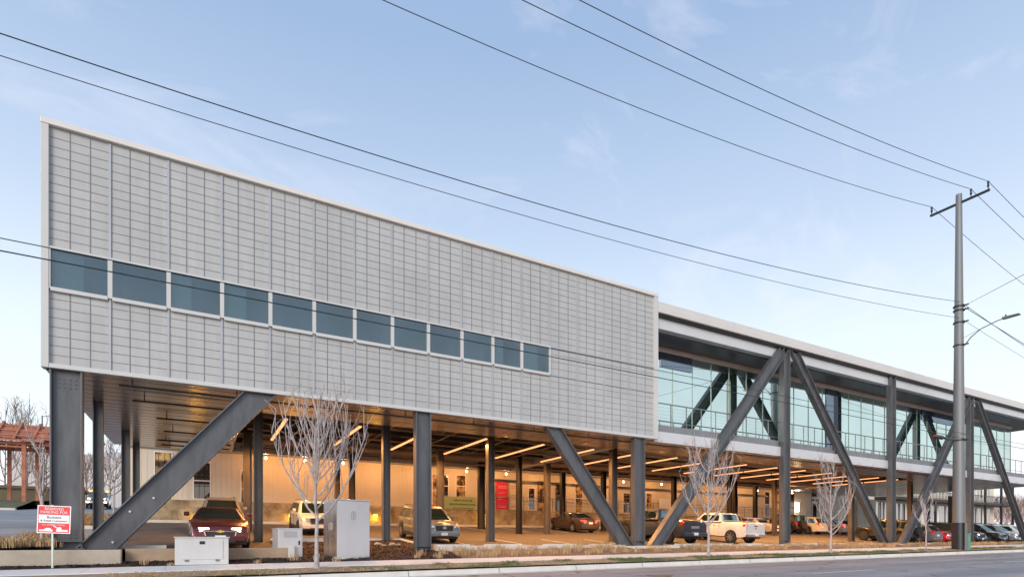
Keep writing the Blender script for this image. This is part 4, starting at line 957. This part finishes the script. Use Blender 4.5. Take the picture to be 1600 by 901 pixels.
for zz in (15.0, 14.75, 14.0, 12.6, 6.75): MB().tube([(0, 0, zz), (0, 0, zz + .07)], .30 if zz > 10 else .345, 16).box(-.05, .05, -.5, -.2, zz, zz + .06).build('bracket', M['black'], U)
o = tag(empty('cable_pedestal', (PX + .75, PY - .1, side_z(PX + .75, PY))), 'small green cable pedestal at the foot of the utility pole', 'pedestal')
MB().box(-.17, .17, -.15, .15, -.05, .95).build('pedestal_body', M['green_box'], o, bevel=.03); MB().box(-.19, .19, -.17, .17, .95, 1.02).build('cap', M['green_box'], o, bevel=.02)
# wires
def wire(label, y, zp, zmin, r=.018, x0=0.0, xp=PX, xl=-46, xr=150, n=60, name='power_line'):
    q = (zp - zmin) / (xp - x0) ** 2
    k = MB(); k.tube([(x, y, zmin + q * (x - x0) ** 2) for x in frange(xl, xp, n)], r, 5)
    k.tube([(x, y, zp - q * (xp - x0) ** 2 + q * (xp - x0 - (x - xp)) ** 2 ) for x in frange(xp, xr, 30)], r, 5)
    return tag(k.build(name, M['wire'], smooth=60), label, 'cable', 'overhead lines along the street')
ZP = PZ - .05
wire('overhead line on the right insulator of the crossarm', PY - 1.47, ZP + 21.95, 17.95, .015)
wire('overhead line on the insulator beside the pole top', PY - .62, ZP + 21.95, 17.95, .015)
wire('overhead line on the left insulator of the crossarm', PY + 1.47, ZP + 21.95, 17.95, .015)
wire('upper of the two sagging lines across the sky below the crossarm', PY - .1, ZP + 15.0 + .3, 11.7, .015)
wire('lower thinner line across the sky just over the roof edge', PY - .1, ZP + 14.3, 11.2, .011)
wire('upper dark cable crossing the row of windows', PY - .3, ZP + 7.15, 7.0, .012, name='telecom_cable')
wire('lower dark cable crossing the row of windows', PY - .3, ZP + 6.85, 6.72, .016, name='telecom_cable')
wire('thin cable crossing the bridge glass', PY - .3, ZP + 9.2, 6.0, .010, xl=26, name='telecom_cable') if False else None
tag(MB().tube([(PX, PY - .3, ZP + 15), (31.2, -12, 10.3), (10, -23, 9.0)], .012, 5).build('service_cable', M['wire']), 'thin service cable rising to the right from the pole', 'cable')
tag(MB().tube([(PX, PY - .3, ZP + 14.9), (Xat(1600, -6.5), -6.5, Zat(1600, 537, -6.5)), (70, -18, 3.6)], .018, 5).build('service_cable', M['wire']), 'dark service cable dropping to the right from the pole', 'cable')
for px, yy, zz, ln, lb in ((1467, PY - .3, None, .62, 'black splice closure on the cable left of the pole'),):
    x = Xat(px, yy); zc_ = Zat(px, 682, yy)
    s_ = tag(empty('splice_closure', (x, yy, zc_)), lb, 'splice closure')
    MB().tube([(-.42, 0, 0), (-.36, 0, 0), (.36, 0, 0), (.42, 0, 0)], [.05, .12, .12, .05], 12).build('case', M['black'], s_, smooth=40)
    MB().tube([(-.5, 0, .03), (-.44, 0, .03)], .07, 10).build('end_cap', M['tail'], s_, smooth=40)
    MB().box(.6, 1.5, -.06, .06, -.05, .06).build('mount_bar', M['black'], s_)

# ------------------------------------------------------------------ trees
def young_tree(name, loc, H, fork, spread, seed, m_='bark', r0=.055, nb=16, low=.3, label=None, twig=1.0, up=.62, group=None):
    g = random.Random(seed); o = tag(empty(name, loc), label, 'tree', group)
    tr = [Vector((0, 0, -.1))]; n = 9
    for i in range(1, n + 1):
        t = i / n; tr.append(Vector((g.uniform(-.02, .02) * i * .5, g.uniform(-.02, .02) * i * .5, t * H * .93)))
    rad = [r0 * 1.35] + [max(.008, r0 * (1 - .88 * i / n)) for i in range(1, n + 1)]
    MB().tube(tr, rad, 8).build('trunk', M[m_], o, smooth=60)
    k = MB()
    def bend(p, d, L, r, seg, lift, wob):
        pts = [p]; q = p.copy(); d = d.copy()
        for s in range(seg):
            d = (d + Vector((g.uniform(-wob, wob), g.uniform(-wob, wob), lift + g.uniform(-wob, wob) * .4))).normalized()
            q = q + d * (L / seg); pts.append(q.copy())
        k.tube(pts, [max(.0055 if r0 < .1 else .02, r * (1 - .75 * i / seg)) for i in range(seg + 1)], 5 if r > .014 else 3, cap=False)
        return pts
    for i in range(nb):
        t = lerp(fork, .86 * H, (i / nb) ** 1.25); f = t / (H * .93) * n; i0 = min(n - 1, int(f)); p = tr[i0 + 0].lerp(tr[i0 + 1], f - i0)
        az = i * 2.4 + g.uniform(-.4, .4); el = g.uniform(.22, .55) + .45 * i / nb
        reach = spread * (1 - .5 * (i / nb)) * g.uniform(.8, 1.2)
        L = min(reach * 1.75 + .3, (H - t) * 1.15 + .2)
        d = Vector((math.cos(az) * math.cos(el), math.sin(az) * math.cos(el), math.sin(el)))
        pts = bend(p, d, L, r0 * (.55 - .22 * i / nb), 7, .27 * up / .62, .11)
        for s in range(2, 8):
            for _ in range(2 if s < 7 else 1):
                if g.random() < .30: continue
                dd = (pts[s] - pts[s - 1]).normalized()
                side = Vector((g.uniform(-1, 1), g.uniform(-1, 1), g.uniform(.1, 1.3))).normalized()
                p2 = bend(pts[s - 1].lerp(pts[s], g.random()), (dd * .8 + side * .75).normalized(), L * g.uniform(.25, .5), r0 * .27, 4, .26, .12)
                for s2 in (1, 2, 3, 4):
                    if g.random() < .42 * twig:
                        side = Vector((g.uniform(-1, 1), g.uniform(-1, 1), g.uniform(-.1, .9))).normalized()
                        bend(p2[s2], (side + Vector((0, 0, .35))).normalized(), L * g.uniform(.08, .2), r0 * .15, 2, .16, .15)
    k.build('branches', M[m_], o, smooth=80)
    return o
def tree_at(px, Y): x = Xat(px, Y); return (x, Y, side_z(x, Y) + .0)
young_tree('street_tree', tree_at(495, -3.85), 4.85, 1.4, 1.6, 3, r0=.066, nb=16, label='large leafless pale street tree before the steel cabinet')
young_tree('street_tree', tree_at(1107, -3.85), 4.75, 1.3, 1.45, 11, r0=.062, nb=16, label='leafless pale street tree before the white pickup')
young_tree('street_tree', tree_at(1298, -3.85), 4.75, .9, 1.0, 23, r0=.06, nb=15, label='narrow leafless street tree between the bridge columns')
young_tree('street_sapling', tree_at(1447, -3.85), 3.4, 1.3, .55, 31, r0=.045, nb=8, twig=.6, label='thin leafless sapling left of the utility pole')
young_tree('young_tree', (Xat(66, .6), .6, lot_z(.6) + .1), 3.6, .75, .8, 41, r0=.055, nb=5, twig=.2, label='white barked bare tree behind the parking sign')
young_tree('young_tree', (Xat(178, 24), 24, lot_z(24)), 5.6, 2.0, 1.2, 43, r0=.06, nb=10, twig=.6, label='thin pale tree seen behind the left side column')
for px, Y, H, sp, sd_, m_, lb in ((8, 95, 17, 5.5, 51, 'bark_dark', 'bare brown tree behind the rusted frame at the picture edge'), (42, 85, 14.5, 4.5, 52, 'bark_dark', 'bare brown tree rising right over the rusted frame'), (72, 80, 9.5, 4, 53, 'bark_dark', 'bare brown tree between rusted frame and corner column'),
        (135, 95, 9, 4.2, 54, 'bark_dark', 'bare tree seen between the first two side columns'), (172, 90, 11, 3.5, 55, 'bark_dark', 'bare tree seen between the second and third side columns')):
    young_tree('bare_tree', (Xat(px, Y), Y, 4.8), H, H * .25, sp, sd_, m_, r0=.15, nb=13, label=lb, twig=.8)
for i, (px, Y, H, sp) in enumerate(((1552, 48, 8, 3.2), (1566, 60, 10.5, 4), (1580, 45, 8.5, 3.4), (1594, 62, 11, 4), (1612, 50, 10, 3.6), (1572, 80, 12, 4.5), (1602, 85, 13, 4.5))):
    young_tree('bare_tree', (Xat(px, Y), Y, 3.3), H, H * .16, sp, 70 + i, 'bark_red', r0=.13, nb=20, twig=1.2, label='bare reddish tree in the thicket beyond the right end of the building', group='reddish thicket trees')

# ------------------------------------------------------------------ far left: rusted frame, pale shed, lamp pole
fx = Xat(30, 50); fz_ = bank_z(fx, 50)
F = tag(empty('rusted_frame', (fx, 50, fz_)), 'old rusted steel shelter frame with broken roof on the grass bank', 'shelter')
for x in (-5, -1.3, .9, 3.1):
    for y in (-2.5, 2.5): MB().bar((x, y, -.3), (x, y, 5.5), .30, .3, (0, 1, 0)).build('post', M['rust'], F)
k = MB(); g = random.Random(17)
for s in (-1, 1):                                          # roof boards, some of them missing
    for i in range(13):
        t0, t1 = i / 13, (i + .86) / 13; x = -9
        while x < 4.1 - 1.9 * t0:
            w_ = g.uniform(.7, 2.2); xe = min(x + w_, 4.1 - 1.9 * t0)
            if g.random() < .84: k.hexa([(x, s * 3.2 * (1 - t0), 5.35 + 2.0 * t0), (xe, s * 3.2 * (1 - t0), 5.35 + 2.0 * t0), (xe, s * 3.2 * (1 - t1), 5.35 + 2.0 * t1), (x, s * 3.2 * (1 - t1), 5.35 + 2.0 * t1),
                (x, s * 3.2 * (1 - t0), 5.42 + 2.0 * t0), (xe, s * 3.2 * (1 - t0), 5.42 + 2.0 * t0), (xe, s * 3.2 * (1 - t1), 5.42 + 2.0 * t1), (x, s * 3.2 * (1 - t1), 5.42 + 2.0 * t1)])
            x = xe + .05
k.build('roof', M['rust'], F)
k = MB()
for y in (-2.5, 2.5): k.box(-9, 3.3, y - .1, y + .1, 5.1, 5.4)
for x in frange(-8, 3, 8): k.bar((x, -3.1, 5.5), (x, 0, 7.6), .14, .16, (1, 0, 0)); k.bar((x, 3.1, 5.5), (x, 0, 7.6), .14, .16, (1, 0, 0))
for z in (5.9, 6.5, 7.1): k.box(-9, 3.6 - (z - 5.4), -3.4 + (z - 5.35) * 1.6, -3.2 + (z - 5.35) * 1.6, z, z + .12)
k.bar((-5, -2.5, 4.6), (-1.3, -2.5, 0.4), .2, .2); k.bar((-1.3, -2.5, 4.9), (.9, -2.5, 4.9), .15, .15)
k.build('truss', M['rust'], F)
k = MB().box(-9, 4, 4, 10, 1.6, 1.9).box(-8.5, 3.5, 4.3, 9.5, 0, 1.6); o = k.build('low_shed', M['soil']); o.location = (fx, 52, fz_); tag(o, 'low dark shed roof behind the rusted frame', 'shed')
G = tag(empty('far_warehouse', (0, 120, 5)), 'huge pale warehouse with blue arched roof far behind the side street', 'building')
x0, x1 = Xat(20, 120), Xat(205, 120)
MB().box(x0, x1, -2, 40, -2, 12.6).build('wall', M['far_wall'], G)
xa, xb = Xat(24, 120), Xat(112, 120)
k = MB().prism([(lerp(xa, xb, t), 12.4 + 3.0 * math.sin(math.pi * t) ** .8) for t in frange(0, 1, 12)], 3, 30); k.build('arched_roof', M['far_roof'], G, smooth=40)
k = MB().prism([(lerp(x1 - 9, x1 + 4, t), 12.4 + 1.6 * math.sin(math.pi * t) ** .8) for t in frange(0, 1, 12)], 3, 30); k.build('arched_roof', M['far_roof'], G, smooth=40)
k = MB()
for x in frange(x0 + 2, x1 - 2, 26): k.box(x - .06, x + .06, -2.05, -2, -1, 12.5)
k.build('wall_rib', M['far_wall'], G)
x = Xat(66, 62)
o = tag(empty('street_lamp', (x, 62, lot_z(62))), 'thin far street lamp left of the corner column', 'street lamp')
MB().tube([(0, 0, 0), (0, 0, 10.5)], [.12, .07], 8).build('pole', M['galv'], o, smooth=50); MB().tube([(0, 0, 10.4), (1.2, -.6, 10.6)], .04, 6).build('arm', M['galv'], o); MB().box(1.1, 1.7, -.85, -.6, 10.55, 10.65).build('lamp_head', M['rail'], o)

# ------------------------------------------------------------------ far right: cream building with balcony
YB = 24
Q = tag(empty('cream_building', (0, YB, 0)), 'cream two storey building with tall windows and dark balcony beyond the lot', 'building')
xa, xb = Xat(1366, YB), Xat(1553, YB); zb2, z1f, ztop = 1.6, Zat(1460, 777, YB), Zat(1460, 735, YB)
MB().box(xa, xb, 0, 12, .5, ztop + 1.5).build('wall', M['cream_far'], Q)
w0 = None
px = 1374
for i, px in enumerate(range(1374, 1552, 12)):
    x = Xat(px, YB); wd_ = (Xat(px + 4.5, YB) - Xat(px - 4.5, YB)) / 2
    for lo, hi in ((3.0, z1f - 1.1), (z1f + .45, ztop + .6)):
        k = MB(); k.box(x - wd_, x + wd_, -.06, .02, lo, hi)
        f = k.build('window', M['white_frame'], Q)
        k = MB()
        for s in (-1, 1): k.box(x + s * wd_ * .47 - wd_ * .36, x + s * wd_ * .47 + wd_ * .36, -.075, -.061, lo + .15, hi - .15)
        k.build('pane', M['far_glass'], f)
for i, px in enumerate(range(1380, 1545, 24)): 
    x = Xat(px, YB); MB().box(x - .28, x + .28, -.04, .02, 2.8, z1f - 1.3).build('dark_door', M['steel_in'], Q)
bl = empty('balcony'); bl.parent = Q
xc = Xat(1585, YB - 2.2); zf = Zat(1480, 780, YB - 2.2)
MB().box(xa, xc, -2.4, -.02, zf - .35, zf).build('deck', M['black'], bl)
k = MB().box(xa, xc, -2.4, -2.33, zf + 1.05, zf + 1.13).box(xa, xc, -2.4, -2.34, zf + .12, zf + .17)
k.build('handrail', M['black'], bl)
k = MB()
for x in frange(xa, xc, 90): k.box(x - .03, x + .03, -2.39, -2.34, zf, zf + 1.08)
k.build('baluster', M['black'], bl)
for px in (1392, 1425, 1462, 1502, 1540, 1565, 1583):
    x = Xat(px, YB - 2.3); MB().box(x - .14, x + .14, -2.4, -2.12, 1.2, zf + 3.2 if px > 1500 else zf - .3).build('post', M['black'], bl)

# ------------------------------------------------------------------ ground cover
def blades(spots, mat_, name, h, n, spread, w=.012, seed=1, droop=.55):
    g = random.Random(seed); k = MB()
    for (x, y, z, s) in spots:
        for _ in range(n):
            a = g.uniform(0, 6.283); rr_ = spread * s * math.sqrt(g.random()); bx_, by = x + rr_ * math.cos(a), y + rr_ * math.sin(a)
            hh_ = h * s * g.uniform(.45, 1.1); an = a + g.uniform(-.9, .9); dr = droop * hh_ * g.uniform(.3, 1.2)
            ux, uy = math.cos(an), math.sin(an); px_, py_ = -uy * w, ux * w
            m1 = (bx_ + ux * dr * .35, by + uy * dr * .35, z + hh_ * .7); t1 = (bx_ + ux * dr, by + uy * dr, z + hh_ * g.uniform(.75, 1.0))
            k.add([(bx_ - px_, by - py_, z - .02), (bx_ + px_, by + py_, z - .02), (m1[0] + px_ * .7, m1[1] + py_ * .7, m1[2]), (m1[0] - px_ * .7, m1[1] - py_ * .7, m1[2]), t1], [(0, 1, 2, 3), (3, 2, 4)])
    return tag(k.build(name, mat_), kind='stuff')
g = random.Random(5); sp = []
x = 12.6
while x < 78:
    for y in (-1.55, -1.1, -.65):
        dens = .92 if x < 21 else (.55 if x < 23.5 else .8)
        if g.random() < dens and not (21.8 < x < 25 and y > -1.2): 
            xx, yy = x + g.uniform(-.3, .3), y + g.uniform(-.2, .2); sp.append((xx, yy, bed_z(xx, yy), g.uniform(.7, 1.2) * (1.0 if x < 24 else .75)))
    x += .62
for (x, y, s) in ((2.6, -1.5, .5), (4.6, -1.2, .7), (5.6, -1.85, .5), (6.75, -1.45, .8), (7.5, -1.55, .7), (8.0, -1.9, .55), (11.2, -1.2, .8), (11.7, -1.7, .7), (10.9, -1.6, .6), (12.2, -1.0, .9), (3.3, -1.9, .4)): sp.append((x, y, bed_z(x, y), s))
blades(sp, M['dry'], 'dry_grass', .34, 46, .26, .011, 3)
sp = []
for i in range(300):
    x, y = g.uniform(-1.3, .3), g.uniform(-.9, 4.9); sp.append((x, y, lot_z(y) + .08, g.uniform(.6, 1.2)))
for i in range(420):
    x, y = g.uniform(-2.2, .4), g.uniform(11.9, 23.2); sp.append((x, y, lot_z(y) + .08, g.uniform(.6, 1.2)))
blades(sp, M['dry'], 'tan_grass', .32, 20, .22, .012, 4)
sp = []; sp2 = []
for i in range(5200):
    x, y = 2 + 60 * g.random() ** 1.3, g.uniform(-4.75, -3.65)
    v = noise.noise(Vector((x * .45, y * .5, 7)))
    if v > .0 and x > 9: sp.append((x, y, side_z(x, y) + .02, g.uniform(.6, 1.15)))
    elif g.random() < .45: sp2.append((x, y, side_z(x, y) + .02, g.uniform(.5, 1.0)))
blades(sp, M['green'], 'verge_grass', .085, 9, .10, .007, 6, .5); blades(sp2, M['dry'], 'dead_verge_grass', .06, 6, .10, .006, 7, .8)
k = MB(); g = random.Random(9)
for i in range(7000):                                      # bark chips on the bed
    if i < 4600: x, y = g.uniform(-3, 12.6), g.uniform(-2.0, -.2)
    else: x, y = g.uniform(6.9, 12.2), g.uniform(-.2, 4.6)
    if x < 2.1 and y > -1.4: continue
    z = (bed_z(x, y) if y < -.1 else bed_rear(x) + .02 + (y + .1) * .088 + .04 * noise.noise(Vector((x * 1.1, y * 1.1, 1)))) + .012
    a = g.uniform(0, 3.14); l_, w_ = g.uniform(.02, .055), g.uniform(.008, .02); ca_, sa = math.cos(a), math.sin(a); t = g.uniform(-.02, .02)
    k.add([(x - ca_*l_ - sa*w_, y - sa*l_ + ca_*w_, z - t), (x + ca_*l_ - sa*w_, y + sa*l_ + ca_*w_, z + t), (x + ca_*l_ + sa*w_, y + sa*l_ - ca_*w_, z + t + .01), (x - ca_*l_ + sa*w_, y - sa*l_ - ca_*w_, z - t + .01)], [(0, 1, 2, 3)])
tag(k.build('bark_mulch', M['mulch']), kind='stuff')
def rock(x, y, z, s, label, seed):
    g = random.Random(seed); bm = bmesh.new(); bmesh.ops.create_icosphere(bm, subdivisions=2, radius=s)
    for v in bm.verts: v.co = v.co * (1 + .35 * noise.noise(v.co * 3 / s + Vector((seed, 0, 0)))); v.co.z *= .55
    me = bpy.data.meshes.new('landscape_rock'); bm.to_mesh(me); bm.free(); me.materials.append(M['wallc']); o = bpy.data.objects.new('landscape_rock', me); COL.objects.link(o); o.location = (x, y, z); o.rotation_euler[2] = g.uniform(0, 6)
    tag(o, label, 'rock', 'rocks in the mulch island')
for i, (px, py, Y, s, lb) in enumerate(((591, 846, 2.6, .16, 'tan rock in the mulch nearest the steel cabinet'), (600, 850, 1.9, .13, 'small tan rock in the middle of the mulch island'), (613, 849, 2.2, .17, 'larger tan rock in the mulch left of the street column'), (622, 850, 2.0, .12, 'small tan rock nearest the street column'))):
    x = Xat(px, Y); rock(x, Y, bed_rear(x) + .05 + (Y + .1) * .088, s, lb, i)
tag(MB().box(Xat(1010, -.75), Xat(1022, -.75), -.757, -.751, -.12, .0).build('kerb_paint_patch', M['yellow_paint']), 'yellow paint patch on the pad under the V brace', 'paint mark')
